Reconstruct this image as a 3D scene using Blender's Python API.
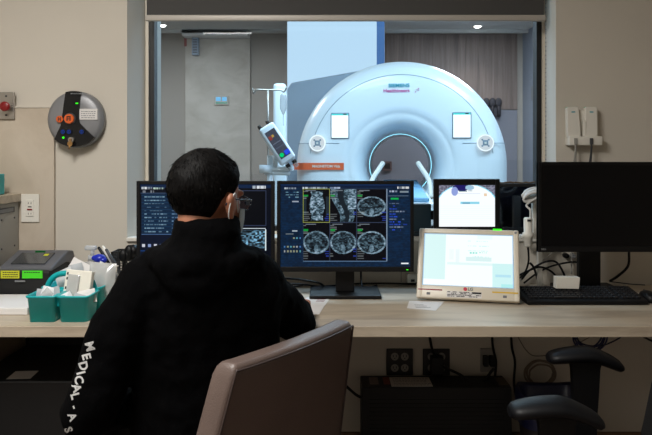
import bpy, bmesh, math, random
import numpy as np
from mathutils import Vector, Matrix, noise

for o in list(bpy.data.objects):
    bpy.data.objects.remove(o, do_unlink=True)
SC = bpy.context.scene
COL = SC.collection
random.seed(7)
rng = np.random.default_rng(11)
R = math.radians
PI = math.pi

# ------------------------------------------------------------------ camera
cd = bpy.data.cameras.new('camera')
cam = bpy.data.objects.new('camera', cd)
COL.objects.link(cam)
cam.location = (0, 0, 1.32)
cam.rotation_euler = (R(90), 0, 0)
cd.sensor_width = 36
cd.lens = 36 * 700 / 652
cd.shift_y = -62.5 / 652
cd.clip_start = 0.05
SC.camera = cam
SC.view_settings.view_transform = 'Standard'
SC.view_settings.look = 'None'
SC.view_settings.gamma = 1
SC.view_settings.exposure = 0.0
SC.view_settings.use_curve_mapping = False
SC.cycles.use_denoising = True
SC.cycles.max_bounces = 8
SC.cycles.transparent_max_bounces = 16
SC.cycles.sample_clamp_indirect = 4

# ------------------------------------------------------------------ world and lamps
w = bpy.data.worlds.new('world'); SC.world = w; w.use_nodes = True
w.node_tree.nodes['Background'].inputs[0].default_value = (0.5, 0.55, 0.6, 1)
w.node_tree.nodes['Background'].inputs[1].default_value = 0.05

def area(loc, sx, sy, power, color, rot=(0, 0, 0), name='lamp', spread=180, parent=None):
    l = bpy.data.lights.new(name, 'AREA'); l.shape = 'RECTANGLE'; l.size = sx; l.size_y = sy
    l.energy = power; l.color = color; l.spread = R(spread)
    o = bpy.data.objects.new(name, l); COL.objects.link(o); o.location = loc; o.rotation_euler = rot
    if parent: o.parent = parent
    return o

WARM = (1.0, 0.975, 0.93)
COOL = (0.62, 0.87, 1.0)
area((-0.9, 0.95, 2.70), 0.55, 1.1, 76, WARM, name='control_room_lamp')
area((-1.12, -0.9, 2.70), 0.55, 1.1, 18, WARM, name='control_room_lamp')
area((-0.2, 5.2, 3.10), 1.1, 1.1, 52, COOL, name='scanner_room_lamp')
area((2.0, 5.6, 3.10), 1.1, 1.1, 55, COOL, name='scanner_room_lamp')
area((0.1, 4.0, 3.10), 1.1, 0.55, 34, (.5, .74, 1.0), name='scanner_room_lamp')  # added lamp that throws blue light onto the window jambs
area((-1.9, 8.2, 3.10), 1.1, 1.1, 60, (.88, .94, 1.0), name='scanner_room_lamp')  # added lamp, more ambient light on the rear walls
area((2.1, 8.4, 3.10), 1.1, 1.1, 60, (.88, .94, 1.0), name='scanner_room_lamp')  # right-hand partner, also added to brighten the rear of the room

# ------------------------------------------------------------------ helpers
def lin(c):
    return tuple(((v / 255) / 12.92 if v / 255 <= 0.04045 else ((v / 255 + 0.055) / 1.055) ** 2.4) for v in c)

def mat(name, rgb, rough=0.6, metal=0.0, bump=0.0, bscale=60, var=0.0, vscale=4, emit=None, es=1.0, spec=0.5, coat=0.0, stretch=None):
    m = bpy.data.materials.new(name); m.use_nodes = True
    nt = m.node_tree; b = nt.nodes['Principled BSDF']
    c = (*lin(rgb), 1)
    b.inputs['Base Color'].default_value = c
    b.inputs['Roughness'].default_value = rough
    b.inputs['Metallic'].default_value = metal
    b.inputs['Specular IOR Level'].default_value = spec
    b.inputs['Coat Weight'].default_value = coat
    tc = nt.nodes.new('ShaderNodeTexCoord')
    vec = tc.outputs['Object']
    if stretch:
        mp = nt.nodes.new('ShaderNodeMapping'); mp.inputs['Scale'].default_value = stretch
        nt.links.new(vec, mp.inputs[0]); vec = mp.outputs[0]
    if var > 0:
        n = nt.nodes.new('ShaderNodeTexNoise'); n.inputs['Scale'].default_value = vscale; n.inputs['Detail'].default_value = 5
        nt.links.new(vec, n.inputs['Vector'])
        r = nt.nodes.new('ShaderNodeValToRGB')
        r.color_ramp.elements[0].position = 0.3; r.color_ramp.elements[1].position = 0.7
        r.color_ramp.elements[0].color = (*[v * (1 - var) for v in c[:3]], 1)
        r.color_ramp.elements[1].color = (*[min(1, v * (1 + var)) for v in c[:3]], 1)
        nt.links.new(n.outputs['Fac'], r.inputs[0]); nt.links.new(r.outputs[0], b.inputs['Base Color'])
    if bump > 0:
        n2 = nt.nodes.new('ShaderNodeTexNoise'); n2.inputs['Scale'].default_value = bscale; n2.inputs['Detail'].default_value = 4
        nt.links.new(vec, n2.inputs['Vector'])
        bp = nt.nodes.new('ShaderNodeBump'); bp.inputs['Strength'].default_value = bump; bp.inputs['Distance'].default_value = 0.004
        nt.links.new(n2.outputs['Fac'], bp.inputs['Height']); nt.links.new(bp.outputs[0], b.inputs['Normal'])
    if emit is not None:
        b.inputs['Emission Color'].default_value = (*lin(emit), 1)
        b.inputs['Emission Strength'].default_value = es
    return m

def grain_mat(name, base, dark, scale, sc=(1, 1, 1), rough=0.5, amount=0.5, lo=0.45, hi=0.75, grad=None):
    """two-tone streaked stone / wood laminate"""
    m = bpy.data.materials.new(name); m.use_nodes = True
    nt = m.node_tree; b = nt.nodes['Principled BSDF']; b.inputs['Roughness'].default_value = rough
    tc = nt.nodes.new('ShaderNodeTexCoord')
    mp = nt.nodes.new('ShaderNodeMapping'); mp.inputs['Scale'].default_value = sc
    nt.links.new(tc.outputs['Object'], mp.inputs[0])
    n = nt.nodes.new('ShaderNodeTexNoise'); n.inputs['Scale'].default_value = scale; n.inputs['Detail'].default_value = 7; n.inputs['Roughness'].default_value = 0.62
    n.inputs['Distortion'].default_value = 0.6
    nt.links.new(mp.outputs[0], n.inputs['Vector'])
    r = nt.nodes.new('ShaderNodeValToRGB')
    d = [a * (1 - amount) + c * amount for a, c in zip(lin(base), lin(dark))]
    r.color_ramp.elements[0].position = lo; r.color_ramp.elements[0].color = (*lin(base), 1)
    r.color_ramp.elements[1].position = hi; r.color_ramp.elements[1].color = (*d, 1)
    nt.links.new(n.outputs['Fac'], r.inputs[0]); nt.links.new(r.outputs[0], b.inputs['Base Color'])
    return m

def emis(name, rgb, s=1.0):
    m = bpy.data.materials.new(name); m.use_nodes = True
    nt = m.node_tree; nt.nodes.clear()
    e = nt.nodes.new('ShaderNodeEmission'); e.inputs[0].default_value = (*lin(rgb), 1); e.inputs[1].default_value = s
    out = nt.nodes.new('ShaderNodeOutputMaterial'); nt.links.new(e.outputs[0], out.inputs[0])
    return m

def clear_mat(name, tint, refl=0.06, rough=0.0, opacity=0.0, body=(255, 255, 255)):
    m = bpy.data.materials.new(name); m.use_nodes = True
    nt = m.node_tree; nt.nodes.clear()
    t = nt.nodes.new('ShaderNodeBsdfTransparent'); t.inputs[0].default_value = (*tint, 1)
    g = nt.nodes.new('ShaderNodeBsdfGlossy'); g.inputs['Roughness'].default_value = rough
    d = nt.nodes.new('ShaderNodeBsdfDiffuse'); d.inputs[0].default_value = (*lin(body), 1)
    m0 = nt.nodes.new('ShaderNodeMixShader'); m0.inputs[0].default_value = opacity
    nt.links.new(t.outputs[0], m0.inputs[1]); nt.links.new(d.outputs[0], m0.inputs[2])
    m1 = nt.nodes.new('ShaderNodeMixShader'); m1.inputs[0].default_value = refl
    nt.links.new(m0.outputs[0], m1.inputs[1]); nt.links.new(g.outputs[0], m1.inputs[2])
    out = nt.nodes.new('ShaderNodeOutputMaterial'); nt.links.new(m1.outputs[0], out.inputs[0])
    return m

class MB:
    """collects shapes, builds them as ONE mesh object (world coordinates unless a matrix is given)"""
    def __init__(s, M=None):
        s.bm = bmesh.new(); s.M = M or Matrix(); s.mi = 0
    def _fin(s, vs, fs, smooth=False, M=None):
        T = s.M @ M if M is not None else s.M
        for v in vs: v.co = T @ v.co
        for f in fs: f.smooth = smooth; f.material_index = s.mi
    def box(s, x0, x1, y0, y1, z0, z1, bev=0.0, seg=2, M=None):
        b2 = bmesh.new()
        bmesh.ops.create_cube(b2, size=1)
        for v in b2.verts:
            v.co = Vector(((x0 + x1) / 2 + v.co.x * (x1 - x0), (y0 + y1) / 2 + v.co.y * (y1 - y0), (z0 + z1) / 2 + v.co.z * (z1 - z0)))
        if bev > 0:
            bev = min(bev, 0.45 * min(abs(x1 - x0), abs(y1 - y0), abs(z1 - z0)))
            bmesh.ops.bevel(b2, geom=list(b2.edges), offset=bev, segments=seg, affect='EDGES', profile=0.5)
        s._merge(b2, M, smooth=bev > 0 and seg > 2); return s
    def _merge(s, b2, M=None, smooth=False):
        mp = {}
        T = s.M @ M if M is not None else s.M
        b2.normal_update()
        for v in b2.verts: mp[v] = s.bm.verts.new(T @ v.co)
        for f in b2.faces:
            try:
                g = s.bm.faces.new([mp[v] for v in f.verts]); g.smooth = smooth or f.smooth; g.material_index = s.mi
            except ValueError: pass
        b2.free()
    def ball(s, c, r, M=None, seg=24):
        if not hasattr(r, '__len__'): r = (r, r, r)
        b2 = bmesh.new(); bmesh.ops.create_uvsphere(b2, u_segments=seg, v_segments=max(8, seg // 2), radius=1)
        for v in b2.verts: v.co = Vector((c[0] + v.co.x * r[0], c[1] + v.co.y * r[1], c[2] + v.co.z * r[2]))
        s._merge(b2, M, True); return s
    def cyl(s, p0, p1, r0, r1=None, seg=24, M=None, smooth=True):
        if r1 is None: r1 = r0
        p0 = Vector(p0); p1 = Vector(p1); d = (p1 - p0).normalized()
        a = Vector((0, 0, 1)) if abs(d.z) < 0.9 else Vector((1, 0, 0))
        u = d.cross(a).normalized(); v = d.cross(u)
        b2 = bmesh.new(); A = []; B = []
        for i in range(seg):
            t = 2 * PI * i / seg; e = u * math.cos(t) + v * math.sin(t)
            A.append(b2.verts.new(p0 + e * r0)); B.append(b2.verts.new(p1 + e * r1))
        for i in range(seg):
            f = b2.faces.new((A[i], A[(i + 1) % seg], B[(i + 1) % seg], B[i])); f.smooth = smooth
        b2.faces.new(A[::-1]); b2.faces.new(B)
        bmesh.ops.recalc_face_normals(b2, faces=b2.faces)
        s._merge(b2, M); return s
    def limb(s, p0, r0, p1, r1):
        s.cyl(p0, p1, r0, r1, 20); s.ball(p0, r0); s.ball(p1, r1); return s
    def tube(s, pts, r, seg=8, sub=6, M=None, closed=False):
        P_ = [Vector(p) for p in pts]
        if len(P_) > 2 and sub > 1:
            Q = []
            n = len(P_)
            for i in range(n - 1):
                a = P_[max(0, i - 1)]; b = P_[i]; c = P_[i + 1]; d = P_[min(n - 1, i + 2)]
                for k in range(sub):
                    t = k / sub
                    Q.append(0.5 * ((2 * b) + (c - a) * t + (2 * a - 5 * b + 4 * c - d) * t * t + (3 * b - a - 3 * c + d) * t ** 3))
            Q.append(P_[-1]); P_ = Q
        rad = r if callable(r) else (lambda t: r)
        b2 = bmesh.new(); rings = []; u = None
        n = len(P_)
        for i, p in enumerate(P_):
            d = (P_[min(n - 1, i + 1)] - P_[max(0, i - 1)])
            if d.length < 1e-9: d = Vector((0, 0, 1))
            d.normalize()
            if u is None:
                a = Vector((0, 0, 1)) if abs(d.z) < 0.9 else Vector((1, 0, 0)); u = d.cross(a).normalized()
            else:
                u = (u - d * u.dot(d)); u = u.normalized() if u.length > 1e-6 else d.orthogonal().normalized()
            v = d.cross(u); rr = rad(i / (n - 1))
            rings.append([b2.verts.new(p + (u * math.cos(2 * PI * k / seg) + v * math.sin(2 * PI * k / seg)) * rr) for k in range(seg)])
        for A, B in zip(rings[:-1], rings[1:]):
            for k in range(seg):
                f = b2.faces.new((A[k], A[(k + 1) % seg], B[(k + 1) % seg], B[k])); f.smooth = True
        b2.faces.new(rings[0][::-1]); b2.faces.new(rings[-1])
        bmesh.ops.recalc_face_normals(b2, faces=b2.faces)
        s._merge(b2, M); return s
    def loft(s, rings, smooth=True, caps=True, M=None):
        b2 = bmesh.new(); V = [[b2.verts.new(Vector(p)) for p in r] for r in rings]; n = len(V[0])
        for A, B in zip(V[:-1], V[1:]):
            for k in range(n):
                f = b2.faces.new((A[k], A[(k + 1) % n], B[(k + 1) % n], B[k])); f.smooth = smooth
        if caps: b2.faces.new(V[0][::-1]); b2.faces.new(V[-1])
        bmesh.ops.recalc_face_normals(b2, faces=b2.faces)
        s._merge(b2, M); return s
    def prism(s, poly, h0, h1, axis='z', bev=0.0, seg=2, M=None, smooth=False):
        """extrude a 2D polygon along an axis; poly coordinates are the two other axes in order"""
        def put(a, b, h):
            return Vector((a, b, h)) if axis == 'z' else (Vector((h, a, b)) if axis == 'x' else Vector((a, h, b)))
        b2 = bmesh.new()
        A = [b2.verts.new(put(a, b, h0)) for a, b in poly]; B = [b2.verts.new(put(a, b, h1)) for a, b in poly]
        n = len(poly)
        b2.faces.new(A[::-1]); b2.faces.new(B)
        for k in range(n): b2.faces.new((A[k], A[(k + 1) % n], B[(k + 1) % n], B[k]))
        bmesh.ops.recalc_face_normals(b2, faces=b2.faces)
        if bev > 0: bmesh.ops.bevel(b2, geom=list(b2.edges), offset=bev, segments=seg, affect='EDGES', profile=0.5)
        s._merge(b2, M, smooth); return s
    def build(s, name, m, parent=None, subsurf=0):
        me = bpy.data.meshes.new(name)
        bmesh.ops.recalc_face_normals(s.bm, faces=s.bm.faces)
        s.bm.to_mesh(me); s.bm.free()
        for x in (m if isinstance(m, (list, tuple)) else [m]): me.materials.append(x)
        o = bpy.data.objects.new(name, me); COL.objects.link(o)
        if parent is not None: attach(o, parent)
        else: pass
        return o

def wmat(o):
    M = Matrix.LocRotScale(o.location, o.rotation_euler, o.scale)
    return wmat(o.parent) @ M if o.parent else M

def attach(o, parent):
    """child mesh holds world coordinates: move them into the parent's frame"""
    o.parent = parent
    if o.type == 'MESH': o.data.transform(wmat(parent).inverted())

def thing(name, label, cat, loc=(0, 0, 0), group=None, rz=0.0):
    o = bpy.data.objects.new(name, None); COL.objects.link(o)
    o.location = loc; o.rotation_euler = (0, 0, rz); o.empty_display_size = 0.05
    o['label'] = label; o['category'] = cat
    if group: o['group'] = group
    return o

def tag(o, label, cat, group=None):
    o['label'] = label; o['category'] = cat
    if group: o['group'] = group
    # origin to the base of the mesh
    me = o.data; vs = [v.co for v in me.vertices]
    c = Vector(((min(v.x for v in vs) + max(v.x for v in vs)) / 2, (min(v.y for v in vs) + max(v.y for v in vs)) / 2, min(v.z for v in vs)))
    me.transform(Matrix.Translation(-c)); o.location = c
    return o

def struct(o):
    o['kind'] = 'structure'; return o

def lab(o, s):
    o['label'] = s; return o

def P(px, py, d):
    """a point of the room that lies at depth d behind photo position px, py"""
    return Vector(((px - 326) / 700 * d, d, 1.32 - (py - 155) / 700 * d))

def text(body, size, M, m, name, parent, ext=0.0004, bold=0.0, align='CENTER', sx=1.0):
    cu = bpy.data.curves.new('lettering', 'FONT'); cu.body = body; cu.size = size; cu.extrude = ext; cu.offset = bold
    cu.align_x = align; cu.align_y = 'CENTER'
    t = bpy.data.objects.new('lettering', cu); COL.objects.link(t)
    dg = bpy.context.evaluated_depsgraph_get()
    me = bpy.data.meshes.new_from_object(t.evaluated_get(dg))
    bpy.data.objects.remove(t, do_unlink=True); bpy.data.curves.remove(cu)
    me.transform(Matrix.Diagonal((sx, 1, 1, 1))); me.transform(M)
    me.materials.clear(); me.materials.append(m)
    o = bpy.data.objects.new(name, me); COL.objects.link(o)
    if parent is not None: attach(o, parent)
    return o

def facing(c, rz=0.0, tilt=0.0, roll=0.0):
    """frame for things drawn in local x (right), z (up), facing the viewer (-y)"""
    return Matrix.Translation(Vector(c)) @ Matrix.Rotation(rz, 4, 'Z') @ Matrix.Rotation(tilt, 4, 'X') @ Matrix.Rotation(roll, 4, 'Y')
TXT = Matrix.Rotation(R(90), 4, 'X')     # text plane -> upright, facing -y

# ---- rasterised screen pictures (emitting pixels of a display as a fine mesh)
class Pic:
    def __init__(s, w, h, bg): s.a = np.zeros((h, w, 3)); s.a[:] = np.array(bg) / 255; s.w = w; s.h = h
    def rect(s, x0, y0, x1, y1, c, al=1.0):
        x0, x1 = int(round(x0 * s.w)), max(int(round(x1 * s.w)), int(round(x0 * s.w)) + 1); y0, y1 = int(round(y0 * s.h)), max(int(round(y1 * s.h)), int(round(y0 * s.h)) + 1)
        s.a[y0:y1, x0:x1] = s.a[y0:y1, x0:x1] * (1 - al) + np.array(c) / 255 * al
    def frame(s, x0, y0, x1, y1, c):
        p = 1 / s.w; q = 1 / s.h
        s.rect(x0, y0, x1, y0 + q, c); s.rect(x0, y1 - q, x1, y1, c); s.rect(x0, y0, x0 + p, y1, c); s.rect(x1 - p, y0, x1, y1, c)
    def textline(s, x0, x1, y, h, c, dens=0.7):
        x = x0
        while x < x1:
            wd = random.uniform(0.008, 0.03)
            if random.random() < dens: s.rect(x, y, min(x1, x + wd), y + h, c, random.uniform(0.5, 1))
            x += wd + 0.006
    def grid(s): 
        yy, xx = np.mgrid[0:s.h, 0:s.w]; return (xx + 0.5) / s.w, (yy + 0.5) / s.h

def smooth_noise(h, w, cells, seed):
    g = np.random.default_rng(seed).random((cells + 2, cells + 2))
    y = np.linspace(0, cells, h, endpoint=False); x = np.linspace(0, cells, w, endpoint=False)
    yi = y.astype(int); xi = x.astype(int); fy = (y - yi)[:, None]; fx = (x - xi)[None, :]
    fy = fy * fy * (3 - 2 * fy); fx = fx * fx * (3 - 2 * fx)
    a = g[np.ix_(yi, xi)]; b = g[np.ix_(yi, xi + 1)]; c = g[np.ix_(yi + 1, xi)]; d = g[np.ix_(yi + 1, xi + 1)]
    return (a * (1 - fx) + b * fx) * (1 - fy) + (c * (1 - fx) + d * fx) * fy

def scan(pic, x0, y0, x1, y1, kind, seed):
    """one medical slice inside the tile"""
    X, Y = pic.grid()
    ins = (X >= x0) & (X < x1) & (Y >= y0) & (Y < y1)
    u = (X - x0) / (x1 - x0) * 2 - 1; v = (Y - y0) / (y1 - y0) * 2 - 1
    n = 0.6 * smooth_noise(pic.h, pic.w, 90, seed) + 0.4 * smooth_noise(pic.h, pic.w, 38, seed + 1)
    tex = np.clip((n - 0.3) * 1.9, 0, 1)
    if kind == 'axial':
        r = np.sqrt((u / 0.97) ** 2 + ((v - 0.04) / 0.60) ** 2)
        r = r + 0.08 * (n - .5)
        lum = np.where(r < 1, np.where(r > 0.87, 0.30 + .25 * tex, np.where(r > 0.74, 0.06 + 0.25 * tex, 0.03 + 0.36 * tex)), 0.0)
        sp = np.sqrt((u / 0.16) ** 2 + ((v - 0.35) / 0.2) ** 2); lum = np.where(sp < 1, 0.3 + .2 * tex, lum)
    elif kind == 'coronal':
        wdt = 0.5 + 0.08 * np.cos(v * 5) + 0.05 * (n - .5)
        lum = np.where((abs(u - .05) < wdt) & (abs(v) < 0.85), 0.12 + 0.5 * tex, 0.0)
        lum = np.where((abs(abs(u) - 0.85) < 0.12) & (abs(v) < .55), 0.12, lum)
    else:
        c = 0.25 * np.sin(v * 2.4) + 0.05
        r = abs(u - c) / (0.62 - 0.15 * v)
        lum = np.where(r < 1, np.where(r > 0.85, 0.22 + .25 * tex, 0.04 + 0.4 * tex * (r > .3) + .05), 0.0)
        lum = np.where((u > 0.35) & (v < -0.1 + u) & (v < 0.2), np.maximum(lum, 0.45 * tex + .15), lum)
    lum = np.clip(lum * 1.3, 0, 1); colr = np.stack([lum * (0.55 + .3 * lum), lum * 0.88, lum * 0.95], -1) + np.array([0.004, 0.008, 0.03])
    pic.a[ins] = colr[ins]
    # side annotations
    for k in range(5):
        yy = y0 + (y1 - y0) * (0.06 + 0.05 * k)
        if random.random() < .8: pic.rect(x0 + .004, yy, x0 + .004 + random.uniform(.02, .05), yy + .012, (150, 160, 160), .6)
        yy = y1 - (y1 - y0) * (0.08 + 0.06 * k)
        if random.random() < .7: pic.rect(x0 + .004, yy, x0 + .004 + random.uniform(.02, .06), yy + .012, (140, 150, 150), .55)
        if random.random() < .5: pic.rect(x1 - random.uniform(.02, .04), yy, x1 - .004, yy + .012, (40, 60, 150), .8)
    pic.rect(x0 + .006, y0 + (y1 - y0) * .17, x0 + .042, y0 + (y1 - y0) * .17 + .022, (10, 130, 50))
    pic.rect(x0 + .02, y0 + .012, x0 + .1, y0 + .022, (120, 130, 140), .8)

SCREENM = {}
def screen(name, pic, x0, x1, z0, z1, y, M, strength, parent, gloss=0.03):
    """emitting display surface: a grid of coloured cells, local x/z plane at depth y"""
    h, w_ = pic.h, pic.w
    xs = np.linspace(x0, x1, w_ + 1); zs = np.linspace(z1, z0, h + 1)
    X, Z = np.meshgrid(xs, zs)
    co = np.stack([X.ravel(), np.full(X.size, y), Z.ravel()], -1)
    Mn = np.array(M); co = co @ Mn[:3, :3].T + Mn[:3, 3]
    i = np.arange(h * w_); r = i // w_; c = i % w_; a = r * (w_ + 1) + c
    F = np.stack([a, a + w_ + 1, a + w_ + 2, a + 1], -1)
    me = bpy.data.meshes.new(name); me.from_pydata(co.tolist(), [], F.tolist())
    at = me.color_attributes.new('pixels', 'FLOAT_COLOR', 'CORNER')
    s = np.clip(pic.a, 0, 1); l = np.where(s <= 0.04045, s / 12.92, ((s + 0.055) / 1.055) ** 2.4).reshape(-1, 3)
    l = np.repeat(np.concatenate([l, np.ones((len(l), 1))], 1), 4, axis=0)
    at.data.foreach_set('color', l.astype(np.float32).ravel())
    m = bpy.data.materials.new(name); m.use_nodes = True; nt = m.node_tree; b = nt.nodes['Principled BSDF']
    b.inputs['Base Color'].default_value = (0.003, 0.003, 0.004, 1); b.inputs['Roughness'].default_value = 0.3; b.inputs['Specular IOR Level'].default_value = 0.15
    an = nt.nodes.new('ShaderNodeAttribute'); an.attribute_name = 'pixels'
    nt.links.new(an.outputs['Color'], b.inputs['Emission Color']); b.inputs['Emission Strength'].default_value = strength
    me.materials.append(m)
    o = bpy.data.objects.new(name, me); COL.objects.link(o); attach(o, parent)
    return o

def remeshed(mb, name, m, parent, voxel=0.006, smooth=6, disp=0.0, dscale=0.1, disp2=0.0, d2scale=0.03):
    o = mb.build('tmp', m)
    a = o.modifiers.new('r', 'REMESH'); a.mode = 'VOXEL'; a.voxel_size = voxel; a.use_smooth_shade = True
    s = o.modifiers.new('s', 'SMOOTH'); s.factor = 0.6; s.iterations = smooth
    for st, ds in ((disp, dscale), (disp2, d2scale)):
        if st > 0:
            t = bpy.data.textures.new('folds', 'CLOUDS'); t.noise_scale = ds; t.noise_depth = 2
            d = o.modifiers.new('d', 'DISPLACE'); d.texture = t; d.strength = st; d.mid_level = 0.5; d.texture_coords = 'LOCAL'
    dg = bpy.context.evaluated_depsgraph_get()
    me = bpy.data.meshes.new_from_object(o.evaluated_get(dg))
    bpy.data.objects.remove(o, do_unlink=True)
    me.name = name
    n = bpy.data.objects.new(name, me); COL.objects.link(n)
    if parent is not None: attach(n, parent)
    return n

# ------------------------------------------------------------------ materials
M_wall = mat('painted_wall', (200, 193, 181), 0.85, bump=0.06, bscale=220, var=0.02, vscale=3)
M_marble = grain_mat('stone_laminate_panel', (194, 182, 166), (158, 142, 122), 3.2, (1, 1, 0.6), 0.45, 0.8, 0.4, 0.75)
M_desk = grain_mat('desk_laminate', (186, 172, 152), (108, 92, 78), 2.4, (0.9, 5.0, 8.0), 0.4, 0.7, 0.46, 0.8)
M_floor = mat('vinyl_floor', (104, 88, 80), 0.5, var=0.12, vscale=6)
M_ceil = mat('ceiling_tile', (190, 188, 182), 0.9)
M_base = mat('base_moulding', (120, 92, 66), 0.5)
M_pc = mat('computer_black', (4, 4, 5), .6)
M_black = mat('black_plastic', (7, 7, 9), 0.48, spec=.28)
M_blackm = mat('matte_black_plastic', (9, 9, 10), 0.65)
M_gasket = mat('black_window_frame', (6, 6, 8), 0.5)
M_blackmetal = mat('black_metal', (12, 12, 13), 0.35, 0.3)
M_dgrey = mat('dark_grey_plastic', (62, 63, 66), 0.5)
M_grey = mat('grey_plastic', (120, 122, 124), 0.5)
M_white = mat('white_plastic', (222, 218, 208), 0.4)
M_offwhite = mat('medical_white_plastic', (214, 205, 188), 0.38)
M_paper = mat('paper', (215, 212, 210), 0.8)
M_mri = mat('scanner_white', (228, 236, 240), 0.28, coat=0.3)
M_mrigrey = mat('scanner_grey', (150, 166, 182), 0.4)
M_seam = mat('seam_grey', (120, 140, 155), 0.6)
M_steel = mat('brushed_steel', (170, 165, 158), 0.35, 0.9)
M_chrome = mat('chrome', (200, 200, 200), 0.15, 1.0)
M_red = mat('red_plastic', (128, 16, 20), 0.35)
M_orange = mat('orange_plastic', (214, 92, 30), 0.4)
M_teal = mat('teal_plastic', (0, 158, 162), 0.38)
M_blue = mat('blue_plastic', (20, 40, 170), 0.35)
M_yel = mat('yellow_label', (196, 196, 40), 0.6)
M_grn = mat('green_label', (70, 214, 30), 0.6)
M_ink = mat('printing_ink', (30, 30, 34), 0.7)
M_inkgrey = mat('grey_ink', (110, 112, 116), 0.7)
M_glass = clear_mat('window_glass', (0.92, 0.95, 0.97), 0.035)
M_clear = clear_mat('clear_plastic', (0.93, 0.95, 0.96), 0.12, 0.08, 0.22)
M_film = clear_mat('clear_film', (0.9, 0.92, 0.93), 0.15, 0.2, 0.45, (225, 225, 225))
M_ledg = emis('green_light', (60, 255, 40), 1.4)

# ------------------------------------------------------------------ the setting
b = MB()
b.prism([(-2.6, 3.09), (-.878, 3.09), (-.832, 3.23), (-.797, 3.38), (-2.6, 3.38)], 0, 2.75)
b.prism([(1.015, 3.09), (2.6, 3.09), (2.6, 3.38), (1.0, 3.38)], 0, 2.75)
b.box(-.878, 1.015, 3.09, 3.38, 0, 0.945)
b.box(-.878, 1.015, 3.09, 3.38, 2.16, 2.75)
struct(b.build('wall_front', M_wall))
struct(MB().box(-2.72, -2.6, -2.2, 3.38, 0, 2.75).build('wall_left', M_wall))
struct(MB().box(2.6, 2.72, -2.2, 3.38, 0, 2.75).build('wall_right', M_wall))
struct(MB().box(-2.72, 2.72, -2.32, -2.2, 0, 2.75).build('wall_back', M_wall))
struct(MB().box(-4.2, 4.2, -2.32, 10.8, -0.1, 0).build('floor', M_floor))
struct(MB().box(-2.72, 2.72, -2.32, 3.38, 2.75, 2.85).build('ceiling', M_ceil))
struct(MB().box(-2.6, 2.6, 3.072, 3.09, 0, 0.10, 0.003).build('baseboard_front', M_base))
# stone laminate wainscot on the left of the front wall
b = MB(); b.box(-2.6, -1.193, 3.07, 3.09, 0.76, 1.527, 0.002)
pan = struct(b.build('trim_1', M_marble))
b = MB(); b.box(-2.6, -1.190, 3.066, 3.09, 1.527, 1.535, 0.001)
struct(b.build('trim_2', M_wall))
# the light strip of wall between desk and window carries a panel seam
M_joint = mat('panel_joint', (140, 134, 124), 0.8)
struct(MB().box(.330, .333, 3.086, 3.0905, 0.76, 0.93).build('trim_3', M_joint))

win = struct(bpy.data.objects.new('window_1', None)); COL.objects.link(win); win.location = (0.1, 3.25, 0.945)
def rectframe(mb, x0, x1, z0, z1, y0, y1, t, tb=None):
    tb = tb or t
    mb.box(x0, x0 + t, y0, y1, z0, z1); mb.box(x1 - t, x1, y0, y1, z0, z1)
    mb.box(x0 + t, x1 - t, y0, y1, z0, z0 + tb); mb.box(x0 + t, x1 - t, y0, y1, z1 - tb, z1)
b = MB(); rectframe(b, -.832, 1.012, .955, 2.16, 3.225, 3.25, .014)
b.build('window_frame', M_offwhite, win)
b = MB(); rectframe(b, -.822, 1.002, .965, 2.15, 3.24, 3.30, .027)
lab(b.build('glazing_gasket', M_gasket, win), 'black inner frame around the glass')
MB().box(-.797, .978, 3.262, 3.270, .99, 2.13).build('window_pane', M_glass, win)
b = MB(); b.box(-.878, 1.015, 3.075, 3.228, .940, .957, 0.003)
b.build('window_sill', M_white, win)

# scanner room shell
M_taupe = mat('taupe_wall', (168, 160, 150), 0.85)
M_slab = grain_mat('stone_wall_panel', (200, 192, 180), (166, 156, 142), 2.2, (1, 1, 1.6), 0.6, 0.8, 0.4, 0.75)
M_wood = grain_mat('wood_wall_panel', (140, 122, 112), (92, 78, 72), 2.2, (9, 9, 0.35), 0.5, 0.9, 0.35, 0.7)
M_bwall = mat('pale_blue_wall', (140, 148, 160), 0.85)
struct(MB().box(-3.3, 3.0, 10.5, 10.62, 0, 3.15).build('wall_scanner_room_back', M_taupe))
struct(MB().box(-3.42, -3.3, 3.38, 10.62, 0, 3.15).build('wall_scanner_room_left', M_taupe))
struct(MB().box(2.95, 3.07, 3.38, 10.62, 0, 3.15).build('wall_scanner_room_right', M_bwall))
struct(MB().box(-3.3, 2.95, 3.38, 10.62, 3.15, 3.25).build('ceiling_scanner_room', M_ceil))
b = MB(); b.box(-3.3, -2.6, 3.26, 3.38, 0, 3.15); b.box(2.6, 2.95, 3.26, 3.38, 0, 3.15); b.box(-2.6, 2.6, 3.26, 3.38, 2.85, 3.15)
struct(b.build('wall_scanner_room_front', M_taupe))
struct(MB().box(-2.10, -1.135, 10.45, 10.5, 0, 3.055).build('trim_4', M_slab))
struct(MB().box(.88, 2.86, 10.46, 10.5, 2.0, 3.13).build('trim_5', M_wood))
struct(MB().box(.40, 2.86, 10.47, 10.5, 0, 1.995).build('trim_7', mat('grey_blue_panel', (128, 128, 136), .7)))
# cove slats on the scanner room ceiling
struct(MB().box(-3.3, 2.95, 10.2, 10.24, 3.10, 3.15).build('trim_6', M_ceil))

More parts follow.
